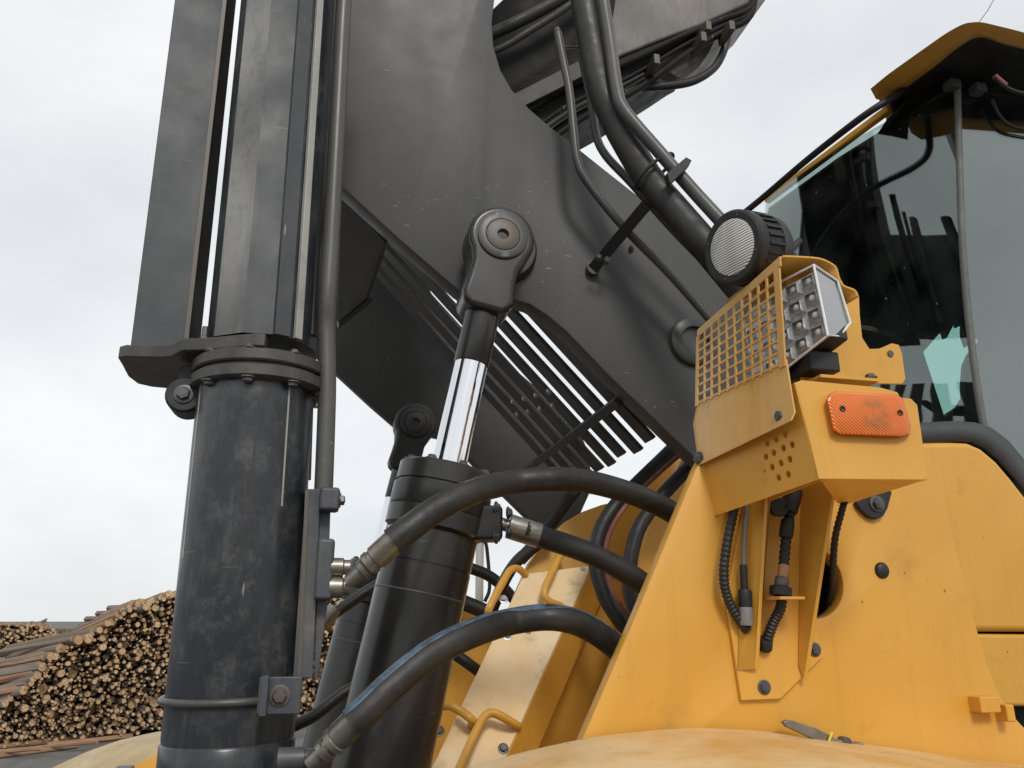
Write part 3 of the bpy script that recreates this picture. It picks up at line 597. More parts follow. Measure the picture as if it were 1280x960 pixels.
hose('black hose curving down the yellow frame with a red cable along it', [(872,530,1.95),(838,564,1.95),(797,604,1.94),(767,635,1.93),(749,668,1.92),(745,705,1.91),(756,745,1.90),(777,778,1.89),(805,810,1.88)], 9.5, 'dark_rubber')
hose('thin red cable beside the curving hose on the yellow frame', [(866,560,1.90),(846,572,1.90),(806,608,1.90),(781,634,1.90),(764,662,1.88),(757,690,1.87),(760,722,1.87),(770,748,1.86),(788,772,1.86)], 3.0, 'red_cable', name='cable', cat='cable', group=None)
hose('black hose nearest the tower edge curving down the yellow frame', [(885,560,1.85),(860,585,1.85),(824,624,1.85),(800,658,1.84),(789,695,1.83),(787,735,1.82),(800,790,1.81)], 9.0, 'dark_rubber')
hose('black hose rising behind the top of the pale step panel', [(690,668,2.10),(665,686,2.12),(646,702,2.13),(631,725,2.14),(615,762,2.14),(600,800,2.14)], 7.5, 'dark_rubber')
hose('black hose in the gap between cylinder and step handle', [(570,704,2.4),(590,711,2.4),(608,718,2.4),(626,731,2.4),(645,752,2.4)], 7.0, 'dark_rubber')
hose('black hose low in the gap behind the near cylinder', [(555,742,2.35),(579,753,2.35),(605,764,2.35),(630,778,2.35)], 9.5, 'dark_rubber')
hose('short black hose beside the left edge of the step panel', [(540,806,1.98),(568,818,1.98),(590,833,1.98),(620,856,2.1)], 7.0, 'dark_rubber')
hose('dark hose on the yellow frame under the boom pivot', [(730,600,2.5),(700,640,2.5),(676,672,2.5),(650,700,2.5)], 8, 'dark_rubber')
hose('hose with steel ferrule behind the column bracket', [(530,700,1.92),(470,732,1.9),(425,762,1.9),(412,772,1.9)], 7, 'dark_rubber', sleeve=[((420,760,1.9),(392,792,1.9),[(0,10),(0.6,10),(0.62,8),(0.8,8),(0.82,6.5),(1,6.5)])])
hose('small dark hose behind the foot of the column bracket', [(500,842,1.85),(440,860,1.82),(395,893,1.8),(372,905,1.8),(350,915,1.8)], 7.5, 'dark_rubber')
# strap that ties the fat hose to its pipe
st = thing('cable_tie', 'black strap tying the fat boom hose to the steel pipe', 'strap', P(815, 215, 1.44))
ct = P(818, 214, 1.47); a = (P(840,193,1.45)-P(793,230,1.47)); hl = a.length/2; a.normalize(); b = a.cross((P(845,264,1.46)-P(812,225,1.49)).normalized()).normalized()
ring = [ct+a*(hl*1.0*math.cos(2*math.pi*i/32))+b*(0.034*math.sin(2*math.pi*i/32)) for i in range(33)]
q = MB(); q.tube(ring, 0.0045, 8, 1); q.build('strap', 'black_plastic', st)

# ================================================================== STEP PANEL with handles
spn = thing('step_panel', 'pale dusty yellow step panel with four bent bar handles', 'step panel', P(590, 960, 1.9))
cBL, cBR, cTR, cTL = P(528,985,1.80), P(620,975,1.80), P(740,706,2.08), P(655,717,2.08)
def sp(a, b): return cBL.lerp(cBR, a).lerp(cTL.lerp(cTR, a), b)
nrm = (cBR-cBL).cross(cTL-cBL).normalized()
if nrm.dot(CAM-cBL) < 0: nrm = -nrm
q = MB(); q.prism([cBL, cBR, cTR, cTL], -nrm*0.03); q.build('panel_face', 'dusty_yellow', spn, 0.004)
oBR, oTR = P(652,985,1.93), P(768,716,2.155)
q = MB(); q.prism([cBR-nrm*0.004+X*0.001, oBR, oTR, cTR-nrm*0.004+X*0.001], -nrm*0.02-X*0.02); q.build('panel_side', 'yellow', spn, 0.004)
def pn(u, v, h=0.0): 
    p = PL(u, v, cBL, nrm); d = (CAM-p); return p+d*(h/d.dot(nrm))
for path in ([(657,719,0),(648,711,0.03),(638,713,0.045),(628,729,0.045),(613,757,0.045),(611,767,0.03),(616,772,0)],
             [(705,690,0),(699,697,0.03),(690,716,0.045),(682,733,0.045),(681,745,0.04),(689,753,0.03),(701,757,0)],
             [(570,972,0.045),(577,955,0.045),(592,921,0.045),(603,899,0.045),(614,891,0.045),(628,896,0.04),(643,905,0.02),(648,908,0)],
             [(540,888,0),(548,884,0.03),(562,882,0.045),(576,889,0.045),(590,900,0.045),(590,906,0)]):
    q = MB(); q.tube([pn(*t) for t in path], 0.0098, 12, 6); q.build('handle', 'yellow', spn)
for u, v in ((728,713), (629,749), (634,795), (660,790), (629,936), (549,914)): bolt(spn, pn(u, v, 0.0005), nrm, 0.0085, 'bright_bolt' if v < 900 else 'bolt_steel')

# ================================================================== LAMP BRACKET
lb = thing('lamp_bracket', 'yellow steel lamp bracket with mesh guard bolted to the tower', 'bracket', P(960, 870, TY))
YN, YFAR = 1.05, 1.31                      # near and far edge of the guard
# base plate and channel on the tower
q = MB(); q.prism(pp([(908,747),(927,876),(976,874),(1030,820),(1018,770),(1000,640),(930,640)], TY-0.010), Y*0.009); q.build('base_plate', 'yellow', lb, 0.002)
def wall(pts, off, name='channel_wall'): q = MB(); q.prism(pts, off); return q.build(name, 'yellow', lb, 0.0015)
wall([P(997,832,TY-0.011), P(1005,850,TY-0.016), P(1043,600,TY-0.115), P(1043,590,TY-0.115)+Y*0.105], X*0.007)
wall([P(922,838,TY-0.011), P(944,836,TY-0.02), P(956,622,TY-0.075), P(962,600,TY-0.075), P(930,610,TY-0.011)], X*0.006)
q = MB(); sa = P(978,748,TY-0.045); q.box(sa, X*0.024, Y*0.032, Z*0.0025); q.build('cable_shelf', 'yellow', lb, 0.001)
for u, v in ((955,859), (1018,812)): bolt(lb, P(u, v, TY-0.010), -Y, 0.0085)
# lower box: perforated front sheet, marker face, bottom sheet
nfp = [P(993,478,YN-0.005), P(1023,599,YN-0.012), P(893,645,YFAR-0.01), P(886,622,YFAR-0.008), P(872,560,YFAR)]
n_f = (nfp[1]-nfp[0]).cross(nfp[2]-nfp[0]).normalized()
if n_f.x > 0: n_f = -n_f
flat = [p-n_f*(p-nfp[0]).dot(n_f) for p in nfp]
hol = []
fu = (nfp[2]-nfp[1]).normalized(); fv = n_f.cross(fu)
for u, v in ((959,554),(970,549),(981,543),(957,571),(967,566),(979,560),(990,556),(965,584),(976,579),(987,574),(973,597),(985,593)):
    hol.append(circ(PL(u, v, nfp[0], n_f), fu, fv, 0.0060, 12))
plate('front_sheet', flat, hol, -n_f, 0.004, 'yellow', lb)
q = MB(); q.prism([PL(900,640,nfp[0],n_f)-n_f*0.06, PL(1000,600,nfp[0],n_f)-n_f*0.05, PL(1000,500,nfp[0],n_f)-n_f*0.05, PL(885,560,nfp[0],n_f)-n_f*0.06], -n_f*0.004); q.build('inner_sheet', 'yellow', lb)
mk = [(995,478),(1002,475),(1100,484),(1122,490),(1126,497),(1139,498),(1147,506),(1160,597),(1156,600),(1024,599)]
q = MB(); q.prism([P(u, v, YN-0.005-0.01*(v-478)/120) for u, v in mk], Y*0.005); mf = q.build('marker_face', 'yellow', lb, 0.0015)
q = MB(); q.prism([P(1026,600,YN-0.010), P(1158,600,YN-0.010), P(1150,602,YN+0.03), P(1056,631,YN+0.19), P(1046,628,YN+0.17)], Z*0.004); q.build('bottom_sheet', 'yellow', lb)
# guard sheet and mesh
gA, gB = P(986,448,YN), P(877,505,YFAR)      # top of the solid part, near and far
lo = [P(986,449,YN), P(992,488,YN-0.008), P(997,515,YN-0.012), P(992,526,YN-0.012), P(876,582,YFAR-0.006), P(870,530,YFAR-0.004), P(874,505,YFAR)]
q = MB(); q.prism([p+n_f*0.006 for p in lo], -n_f*0.0035); gs = q.build('guard_sheet', 'guard_yellow', lb, 0.001)
for u, v in ((983,520), (880,573)): bolt(gs, PL(u, v, nfp[0], n_f)+n_f*0.010, n_f, 0.0095)
tN, tF = P(979,321,YN-0.002), P(875,413,YFAR)
bN, bF = P(988,462,YN-0.002), P(874,512,YFAR)
def gg(a, b): return tN.lerp(tF, a).lerp(bN.lerp(bF, a), b)     # a: near to far, b: top to bottom
gn = (tF-tN).cross(bN-tN).normalized()
if gn.x > 0: gn = -gn
def bar(p0, p1, hw, name, mat='guard_yellow'):
    d = (p1-p0); l = d.length/2; d.normalize(); s_ = d.cross(gn).normalized(); q = MB(); q.box((p0+p1)/2+gn*0.007, d*l, s_*hw, gn*0.0016); return q.build(name, mat, lb)
def bow(b): return 0.008*math.sin(math.pi*b)
q = MB(); q.prism([gg(0,0)+gn*0.007, gg(1,0)+gn*0.007, gg(1,0.10)+gn*0.007, gg(0,0.09)+gn*0.007], -gn*0.0035); q.build('guard_rim', 'guard_yellow', lb, 0.001)
bar(gg(0.035,0.1), gg(0.035,0.97), 0.0075, 'guard_rim'); bar(gg(0.985,0.1), gg(0.99,0.97), 0.004, 'guard_rim')
for i in range(1, 10):
    a = 0.05+0.93*i/10; bar(gg(a,0.1), gg(a+0.006*math.sin(i),0.965), 0.0022, 'grille_bar')
for j in range(1, 9):
    b = 0.09+0.91*j/8.6; bar(gg(0.03,b)-gn*0.0006, gg(0.99,b+0.006*math.sin(j*2))-gn*0.0006, 0.0021, 'grille_bar')
# hood and back wing
rim = [(979,319),(1003,320),(1024,322),(1037,327),(1046,334),(1050,347),(1055,356),(1069,362),(1074,371),(1075,394),(1078,422),(1087,436),(1099,436),(1115,429),(1124,431),(1128,443),(1132,474),(1128,480)]
q = MB(); q.prism(pp(rim+[(1070,479),(1002,476)], YN+0.06), Y*0.004); q.build('back_wing', 'yellow', lb, 0.001)
hood = crom(pp(rim[:9], YN-0.004), 4)
q = MB(); q.loft([hood, [p+Y*0.20 for p in hood]]); q.build('hood', 'yellow', lb, 0, 0.004)
q = MB(); q.box(P(1042,482,YN+0.05), X*0.055, Y*0.045, Z*0.003); q.build('lamp_shelf', 'yellow', lb, 0.001)
p = P(1113,442,YN+0.059); q = MB(); q.lathe(p, -Y, [(0, 0.006), (0.0015, 0.006), (0.0015, 0.004)], 14); q.build('lug_hole', 'bolt_steel', lb)
bolt(lb, P(1088,473,YN+0.035), Z, 0.008)
# ---------------------------------------------------------------- marker lamp
ml = thing('marker_lamp', 'orange rectangular side marker lamp with two screws on bracket', 'marker lamp', P(1086, 540, YN))
def mo(u, v, d=0.0): return P(u, v, YN-0.005-0.01*(v-478)/120-d)
outl = [(1037,492),(1045,489),(1120,493),(1129,498),(1139,534),(1137,543),(1128,546),(1050,543),(1041,538),(1033,500)]
def scl(f, d): return [mo(1085+(u-1085)*f, 518+(v-518)*f, d) for u, v in outl]
r0, r1, r2, r3 = scl(1.0, 0.0005), scl(1.0, 0.010), scl(0.96, 0.015), scl(0.90, 0.0165)
q = MB(); n = len(outl); vs = r0+r1+r2+r3; fs = [(i+k*n, (i+1) % n+k*n, (i+1) % n+(k+1)*n, i+(k+1)*n) for k in range(3) for i in range(n)]+[tuple(range(3*n, 4*n)), tuple(reversed(range(n)))]
q.add(vs, fs); lensm = q.build('amber_lens', 'amber', ml)
for u, v in ((1053,511), (1125,516)):
    p = mo(u, v, 0.0164); q = MB(); q.lathe(p, -Y, [(0, 0.0052), (0.0012, 0.0052), (0.0012, 0.003), (0.0002, 0.003)], 14, caps=True); q.build('screw', 'black_plastic', ml)
# ---------------------------------------------------------------- headlamp
hl_ = thing('headlamp', 'clear square LED headlamp behind the yellow mesh guard', 'headlamp', P(1020, 470, YN+0.08))
fTR, fBR = P(1022,336,YN-0.018), P(1039,421,YN-0.020); fTL, fBL = P(930,383,YN+0.15), P(945,495,YN+0.15)
def hf(a, b): return fTR.lerp(fTL, a).lerp(fBR.lerp(fBL, a), b)
hn = (fTL-fTR).cross(fBR-fTR).normalized()
if hn.x > 0: hn = -hn
sTR, sR, sBR = P(1046,352,YN+0.0), P(1062,404,YN+0.0), P(1048,421,YN-0.002)
q = MB(); q.prism([hf(0.03,0.04), hf(1,0.04), hf(1,0.97), hf(0.03,0.97)], -hn*0.05); q.build('housing', 'black_plastic', hl_, 0.004)
q = MB(); q.prism([hf(0.02,0.03)+hn*0.001, hf(1,0.03)+hn*0.001, hf(1,0.98)+hn*0.001, hf(0.02,0.98)+hn*0.001], hn*0.003); rf = q.build('reflector', 'lamp_reflector', hl_)
for i in range(5):
    for j in range(4):
        p = hf(0.09+0.2*i, 0.14+0.24*j)+hn*0.004; q = MB()
        a, b = (fTL-fTR).normalized(), (fBR-fTR).normalized()
        vs = [p+a*x+b*y_ for x, y_ in ((-.017,-.0135),(.017,-.0135),(.017,.0135),(-.017,.0135))]+[p+hn*0.007+a*x+b*y_ for x, y_ in ((-.011,-.0085),(.011,-.0085),(.011,.0085),(-.011,.0085))]
        q.add(vs, [(0,1,5,4),(1,2,6,5),(2,3,7,6),(3,0,4,7)]); q.build('led_cell', 'lamp_reflector', rf)
        q = MB(); q.lathe(p+hn*0.001, hn, [(0, 0.007), (0.004, 0.006), (0.006, 0.0035), (0.0066, 0.001)], 12); q.build('led_lens', 'led_lens', rf)
cv = [hf(-0.02,-0.02)+hn*0.014, hf(1.02,-0.02)+hn*0.014, hf(1.02,1.02)+hn*0.014, hf(-0.02,1.02)+hn*0.014]
q = MB(); q.prism(cv, -hn*0.004); q.build('lens_cover', 'lens_cover', hl_, 0.003)
q = MB(); q.prism([cv[0], sTR, sR, sBR, cv[3]], Y*0.006); q.build('side_cover', 'lens_side', hl_, 0.003)
q = MB(); rr_ = [cv[0], sTR, sR, sBR, cv[3]]; q.tube([p-Y*0.002 for p in rr_+[rr_[0]]], 0.0022, 8, 1); q.tube([cv[0], cv[1]], 0.002, 8, 1); q.tube([cv[3], cv[2]], 0.002, 8, 1); q.build('lens_rim', 'led_lens', hl_)
q = MB(); q.box(P(1010,462,YN+0.07), X*0.028, Y*0.05, Z*0.018); q.build('lamp_foot', 'black_plastic', hl_, 0.004)
# ---------------------------------------------------------------- round work lamp
wl = thing('work_lamp', 'round black work lamp with ribbed lens above the mesh guard', 'work lamp', P(960, 340, 1.22))
wn = Vector((-0.94, -0.30, -0.14)).normalized(); wcn = P(916, 309, 1.14); rw = W(47, wcn)
wa, wb, _ = basis(wn)
q = MB(); q.lathe(wcn+wn*0.004, -wn, [(0.008, rw*0.74), (0.0, rw*0.78), (0.0, rw*0.93), (0.004, rw), (0.022, rw*1.0), (0.024, rw*0.95), (0.062, rw*0.95), (0.064, rw*1.0), (0.085, rw*0.97), (0.105, rw*0.80), (0.112, rw*0.5)], 44, caps=True); wbod = q.build('lamp_body', 'black_plastic', wl)
q = MB(); q.lathe(wcn, wn, [(0, rw*0.76), (0.003, rw*0.76), (0.005, rw*0.70)], 36); q.build('lens', 'ribbed_lens', wl)
for i in range(26):
    h = 2*math.pi*i/26; rd = wa*math.cos(h)+wb*math.sin(h); q = MB(); q.box(wcn-wn*0.039+rd*rw*0.965, wn*0.0185, rd*rw*0.045, wn.cross(rd)*0.0024); q.build('cooling_fin', 'black_plastic', wbod, 0.0005)
for i in range(4):
    h = math.pi/4+math.pi/2*i+0.3; bolt(wl, wcn+(wa*math.cos(h)+wb*math.sin(h))*rw*0.85+wn*0.003, wn, 0.0022, 'bolt_steel', 'screw')
q = MB(); q.box(P(985,335,1.23), X*0.016, Y*0.012, Z*0.030); q.tube([P(985,318,1.23), P(1000,300,1.23)], 0.007, 8, 1); q.build('lamp_mount', 'black_plastic', wl, 0.003)
# ---------------------------------------------------------------- cables in the channel
def cable(label, pts, rpx, mat='black_plastic', ribs=0, extra=()):
    pw = py(pts); t = thing('cable', label, 'cable', pw[-1]); r = W(rpx, pw[0]); q = MB()
    p = crom(pw, 40 if ribs else 8)
    q.tube(p, (lambda s_: r*(1.0+0.10*math.sin(s_*ribs*2*math.pi))) if ribs else r, 12, 1); q.build('sheath', mat, t)
    for nm, a, b, rp, mt in extra:
        q = MB(); a, b = P(*a), P(*b); q.lathe(a, b-a, [(0, W(rp, a)*0.9), (0.1*(b-a).length, W(rp, a)), (0.9*(b-a).length, W(rp, a)), ((b-a).length, W(rp, a)*0.9)], 14); q.build(nm, mt, t)
    return t
cable('ribbed black cable hanging left of the bracket channel', [(922,620,TY-0.03),(917,640,TY-0.03),(908,684,TY-0.03),(905,725,TY-0.03),(914,758,TY-0.025),(934,789,TY-0.022)], 5.6, ribs=34)
cable('thin grey cable with plug beside the channel wall', [(936,610,TY-0.03),(933,640,TY-0.03),(930,690,TY-0.03),(931,735,TY-0.03)], 2.8, 'grey_plastic', 0, [('boot', (929,706,TY-0.03), (931,740,TY-0.03), 4.5, 'black_plastic'), ('plug', (931,737,TY-0.03), (932,760,TY-0.03), 8.5, 'black_plastic'), ('socket', (932,758,TY-0.03), (933,782,TY-0.03), 8.5, 'grey_plastic')])
cable('black cable with connectors inside the bracket channel', [(1000,596,TY-0.05),(994,614,TY-0.05),(986,650,TY-0.05),(981,690,TY-0.05),(978,730,TY-0.045),(976,758,TY-0.04),(966,780,TY-0.03),(957,805,TY-0.016)], 6.0, 'black_plastic', 40, [('connector', (993,612,TY-0.055), (985,640,TY-0.055), 11, 'black_plastic'), ('connector', (985,650,TY-0.052), (982,672,TY-0.052), 8.5, 'black_plastic'), ('tan_sleeve', (980,706,TY-0.05), (978,722,TY-0.05), 6.6, 'weld_tan'), ('nut', (978,722,TY-0.05), (976,734,TY-0.05), 8.5, 'rusty_steel'), ('grommet', (976,733,TY-0.05), (975.5,745,TY-0.05), 13.5, 'black_plastic'), ('grommet', (957,798,TY-0.022), (956,812,TY-0.012), 9, 'black_plastic')])
cable('round black buzzer and lead under the bracket box', [(992,636,TY-0.05),(975,634,TY-0.05)], 4, 'black_plastic', 0, [('buzzer', (975,634,TY-0.06), (970,634,TY-0.03), 12, 'black_plastic')])
cable('black cable from the marker lamp into the frame hole', [(1056,624,TY-0.08),(1053,636,TY-0.07),(1044,672,TY-0.05),(1041,712,TY-0.02),(1039,740,TY+0.012),(1033,764,TY+0.04)], 4.2, 'black_plastic', 30)
# ---------------------------------------------------------------- spanner on the fender
sn_ = thing('adjustable_spanner', 'worn steel spanner with a yellow tie lying on the fender', 'spanner', P(1030, 930, TY-0.04))
ys = TY-0.035
q = MB(); hp = [(979,903),(984,900),(992,901),(1020,910),(1040,920),(1052,928),(1046,933),(1034,931),(1010,921),(984,909)]
q.prism(pp(hp, ys), Y*0.010); hd_ = q.build('handle', 'zinc', sn_, 0.002)
q = MB(); q.prism(pp([(1044,926),(1056,925),(1066,929),(1078,928),(1084,934),(1074,940),(1056,938),(1044,934)], ys-0.004), Y*0.018); q.build('jaw', 'zinc', sn_, 0.003)
q = MB(); q.lathe(P(1060,928,ys-0.006), Y, [(0, 0.008), (0.02, 0.008)], 14); q.build('screw', 'bolt_steel', sn_, 0.001)
q = MB(); q.tube([P(1040,915,ys-0.002), P(1034,933,ys-0.004)], 0.002, 8, 1); q.build('tie', 'yellow_tie', sn_)

# ================================================================== CAB
cb_ = thing('cab', 'loader cab with dark tinted glass and yellow roof visor', 'cab', P(1200, 900, 2.2))
GY = 1.85
near_e = pp([(1196,108),(1197,150),(1199,220),(1202,300),(1208,380),(1216,450),(1223,500),(1230,540)], GY)
mid_e = pp([(1050,186),(1050,240),(1052,300),(1055,370),(1060,440),(1068,500),(1076,545),(1086,580)], 2.25)
far_e = pp([(958,252),(955,300),(953,350),(953,400),(955,460),(960,510),(966,560),(972,610)], 2.65)
rows = []
for i in range(9):
    t = i/8; w0, w1, w2 = (1-t)**2, 2*t*(1-t), t*t
    c1_ = [m_*2-(a+b)*0.5 for a, m_, b in zip(near_e, mid_e, far_e)]
    rows.append([a*w0+c*w1+b*w2 for a, c, b in zip(near_e, c1_, far_e)])
q = MB(); q.loft(rows); ws_ = q.build('windshield', 'windshield_glass', cb_, 0, 0.005); ws_.modifiers[0].use_rim = False
side = pp([(1199,106),(1203,300),(1218,455),(1231,542)], GY-0.002)
q = MB(); q.prism([*near_e, P(1275,590,GY), Vector((3.14, GY, 2.30)), Vector((3.14, GY, near_e[0].z))], Y*0.005); q.build('door_pane', 'door_glass', cb_)
q = MB(); q.tube([p-Y*0.006-X*0.003 for p in near_e], W(4.2, near_e[3]), 10, 5); q.build('seal_strip', 'seal_strip', cb_)
tb_ = [(1050,560),(1090,548),(1150,530),(1190,528),(1215,530),(1235,536),(1256,552),(1275,575),(1310,625),(1390,730)]
ti_ = [(1050,590),(1090,575),(1150,553),(1190,552),(1212,553),(1228,560),(1247,576),(1265,597),(1310,655),(1380,760)]
q = MB(); q.loft([pp(tb_, GY-0.02), [p-Y*0.004 for p in pp([((a+c)/2, (b+d)/2) for (a, b), (c, d) in zip(tb_, ti_)], GY-0.02)], pp(ti_, GY-0.02)]); q.build('window_trim', 'trim_rubber', cb_, 0, 0.012)
bodyp = ti_[1:]+[(1400,792),(1330,790),(1218,789.5),(1130,789),(1090,700)]
q = MB(); q.prism(pp(bodyp, GY-0.045), Y*0.08); q.build('body_panel', 'yellow', cb_, 0.018, seg=4)
q = MB(); q.prism(pp([(1130,791.5),(1400,794),(1400,886),(1330,884),(1250,883),(1150,882)], GY-0.04), Y*0.08); q.build('lower_panel', 'yellow', cb_, 0.010, seg=3)
q = MB(); q.prism(pp([(1120,600),(1420,600),(1420,1040),(1120,1040)], GY+0.05), Y*0.7); q.build('cab_base', 'cab_black', cb_, 0.01)
# interior: far wall with an opening where daylight shows, seat, floor
wallp = [Vector((x, 2.70, z)) for x, z in ((1.80,3.94),(3.3,3.94),(3.3,2.2),(1.69,2.2),(1.69,2.7),(1.70,3.4))]
open_ = [(1154,440),(1168,424),(1180,411),(1184,422),(1196,398),(1199,408),(1206,401),(1206,418),(1211,432),(1226,418),(1229,424),(1214,441),(1208,455),(1206,480),(1207,496),(1200,507),(1188,515),(1181,522)]
plate('far_wall', wallp, [pp(open_, 2.70)], Y, 0.03, 'cab_black', cb_)
q = MB(); q.prism(pp([(1130,380),(1250,380),(1250,540),(1130,540)], 2.735), Y*0.005); q.build('far_pane', 'far_glass', cb_)
q = MB(); q.prism([Vector((x, 2.10, z)) for x, z in ((2.48,2.35),(2.52,2.62),(2.72,2.66),(2.80,3.0),(2.84,3.45),(2.90,3.62),(3.02,3.60),(2.98,3.0),(2.94,2.35))], Y*0.42); q.build('seat', 'cab_black', cb_, 0.03, seg=3)
q = MB(); q.tube(py([(1150,640,2.3),(1120,560,2.3),(1095,480,2.3),(1085,450,2.3)]), 0.03, 12, 4); q.build('steering_column', 'cab_black', cb_)
q = MB(); sw = P(1085,450,2.3); ax_ = Vector((0.5,0,0.86)); a, b, _ = basis(ax_); q.tube([sw+(a*math.cos(2*math.pi*i/32)+b*math.sin(2*math.pi*i/32))*0.18 for i in range(33)], 0.014, 8, 1); q.build('steering_wheel', 'cab_black', cb_)
q = MB(); q.box(Vector((3.2, 2.28, 3.07)), X*0.08, Y*0.40, Z*0.86); q.build('rear_wall', 'cab_black', cb_)
# roof: lip, overhang, black lining, front rim
lip = [(1088,111,2.02),(1110,93,1.97),(1135,75,1.90),(1159,58,1.80),(1182,42,1.71),(1202,31,1.64),(1214,28,1.61),(1228,28,1.60),(1250,33,1.60),(1285,42,1.60),(1340,60,1.60),(1450,95,1.60),(1900,235,1.60)]
low = [(1095,124,2.02),(1116,110,1.99),(1141,92,1.93),(1164,74,1.85),(1186,56,1.77),(1206,43,1.70),(1217,40,1.66),(1230,43,1.63),(1252,50,1.62),(1285,58,1.61),(1340,75,1.61),(1450,110,1.61),(1900,250,1.61)]
inn = [(1113,127,2.04),(1130,112,2.02),(1150,97,1.98),(1170,82,1.92),(1192,64,1.86),(1212,51,1.80),(1224,47,1.76),(1236,49,1.74),(1256,56,1.73),(1288,64,1.72),(1342,82,1.72),(1450,118,1.72),(1900,256,1.72)]
Zl = P(1221, 28, 1.60).z
def zrow(r_, z): return crom([PZ(u, v, z) for u, v, _ in r_], 3)
lp, lw, ip = zrow(lip, Zl), zrow(low, Zl-0.006), zrow(inn, Zl+0.004)
top_ = [p+Vector((0.12, 0.10, 0.05)) for p in lp]; top2 = [p+Vector((0.55, 0.5, 0.08)) for p in lp]
q = MB(); q.loft([top2, top_, lp, lw, ip]); q.build('roof_visor', 'yellow', cb_, 0, 0.004)
q = MB(); q.loft([[p+Z*0.003-X*0.004 for p in ip], [p+Vector((0.03, 0.04, 0.02)) for p in ip], [p+Vector((0.5, 0.45, 0.02)) for p in ip]]); q.build('roof_lining', 'cab_black', cb_, 0, 0.004)
q = MB(); q.prism(py([(1108,150,2.0),(1140,118,1.98),(1200,85,1.88),(1320,90,1.80),(1450,120,1.80),(1450,150,1.86),(1320,110,1.88),(1197,122,1.90),(1110,160,2.08)]), Vector((0.05, 0.12, 0.02))); q.build('header', 'cab_black', cb_)
q = MB(); zc = 3.944; q.prism([Vector((1.97, GY+0.012, zc)), Vector((3.3, GY+0.012, zc)), Vector((3.3, 2.75, zc)), Vector((1.80, 2.72, zc)), Vector((1.86, 2.3, zc))], Z*0.01); q.build('ceiling', 'cab_black', cb_)
for k_, (u, v, y_) in enumerate(((1190,107,1.84), (1222,112,1.83), (1270,85,1.80))):
    p = P(u, v, y_); q = MB(); q.box(p, X*0.022, Y*0.02, Z*0.016); q.build('roof_fitting', 'trim_rubber', cb_, 0.004)
fr0, fr1 = P(1112,136,2.03), P(958,251,2.66)
q = MB(); d = (fr1-fr0).normalized(); s_ = d.cross(X).normalized(); q.box((fr0+fr1)/2, d*((fr1-fr0).length/2), s_*0.014, d.cross(s_)*0.014); q.build('front_rim', 'yellow', cb_, 0.006)
q = MB(); q.tube(py([(1130,112,1.93),(1102,130,1.93),(1070,152,2.0),(1010,199,2.2),(950,250,2.4),(900,290,2.55)]), 0.0125, 12, 6); q.build('grab_rail', 'black_plastic', cb_)
q = MB(); q.tube(py([(1222,30,1.72),(1234,14,1.72),(1250,-14,1.72)]), 0.0012, 6, 1); q.build('antenna', 'black_plastic', cb_)
q = MB(); q.tube(py([(1243,96,1.66),(1256,108,1.66),(1275,116,1.66),(1310,122,1.66)]), 0.006, 10, 5); rc_ = q.build('roof_cable', 'black_plastic', cb_)
q = MB(); q.tube(py([(1243,95,1.66),(1257,107,1.66)]), 0.0085, 10, 1); q.build('cable_sleeve', 'red_cable', rc_)
q = MB(); q.tube(py([(1240,125,1.83),(1250,145,1.83),(1265,158,1.83),(1300,165,1.83)]), 0.006, 10, 5); q.build('roof_cable', 'black_plastic', cb_)

# ================================================================== small mast far behind the step
ms = thing('mast_pole', 'thin white mast seen in the gap beside the near cylinder', 'mast', P(600, 760, 3.4).xy.to_3d())
pz = P(600, 672, 3.4); q = MB(); q.tube([Vector((pz.x, pz.y, 0)), pz], 0.018, 10, 1); q.build('pole', 'pole_white', ms)
q = MB(); q.tube(py([(594,676,3.38),(606,676,3.38),(610,700,3.38),(612,735,3.38),(606,752,3.38)]), 0.008, 8, 4); q.build('lead', 'dark_rubber', ms)

# ================================================================== LOG PILE
FH = Vector((math.sin(YAW), math.cos(YAW), 0))
ax = (-0.62*RT+0.78*FH).normalized()
gp0 = PZ(60, 932, 0.0); fn = -ax
LOGM = []
for k in range(5):
    rnd = random.Random(k); q = MB(); n = 11; vs = []
    out = [1+rnd.uniform(-0.07, 0.07) for _ in range(n)]
    for z_, s_ in ((0.0, 0.9), (0.004, 1.0), (0.5, 0.93), (1.0, 0.85)):
        for g in range(n):
            h = 2*math.pi*g/n; bx = 0.3*math.sin(z_*3)*rnd.uniform(0.9, 1.1) if z_ == 0.5 else 0
            vs.append((out[g]*s_*math.cos(h)+bx, out[g]*s_*math.sin(h), z_))
    fs = [(i*n+g, i*n+(g+1) % n, (i+1)*n+(g+1) % n, (i+1)*n+g) for i in range(3) for g in range(n)]
    q.add(vs, fs, 0); q.add(vs, [tuple(reversed(range(n))), tuple(range(3*n, 4*n))], 1)
    LOGM.append([q.mesh('log', [b_, 'log_end']) for b_ in ('bark', 'peeled_bark')])
def inpoly(u, v, poly):
    c = False; j = len(poly)-1
    for i in range(len(poly)):
        if (poly[i][1] > v) != (poly[j][1] > v) and u < (poly[j][0]-poly[i][0])*(v-poly[i][1])/(poly[j][1]-poly[i][1])+poly[i][0]: c = not c
        j = i
    return c
face = [(-14,912),(-6,880),(40,852),(56,826),(92,802),(128,786),(150,767),(178,753),(205,746),(235,738),(430,735),(430,905),(232,905),(172,916),(118,920),(60,926),(-14,934)]
ends = []; rnd = random.Random(3); grid = {}
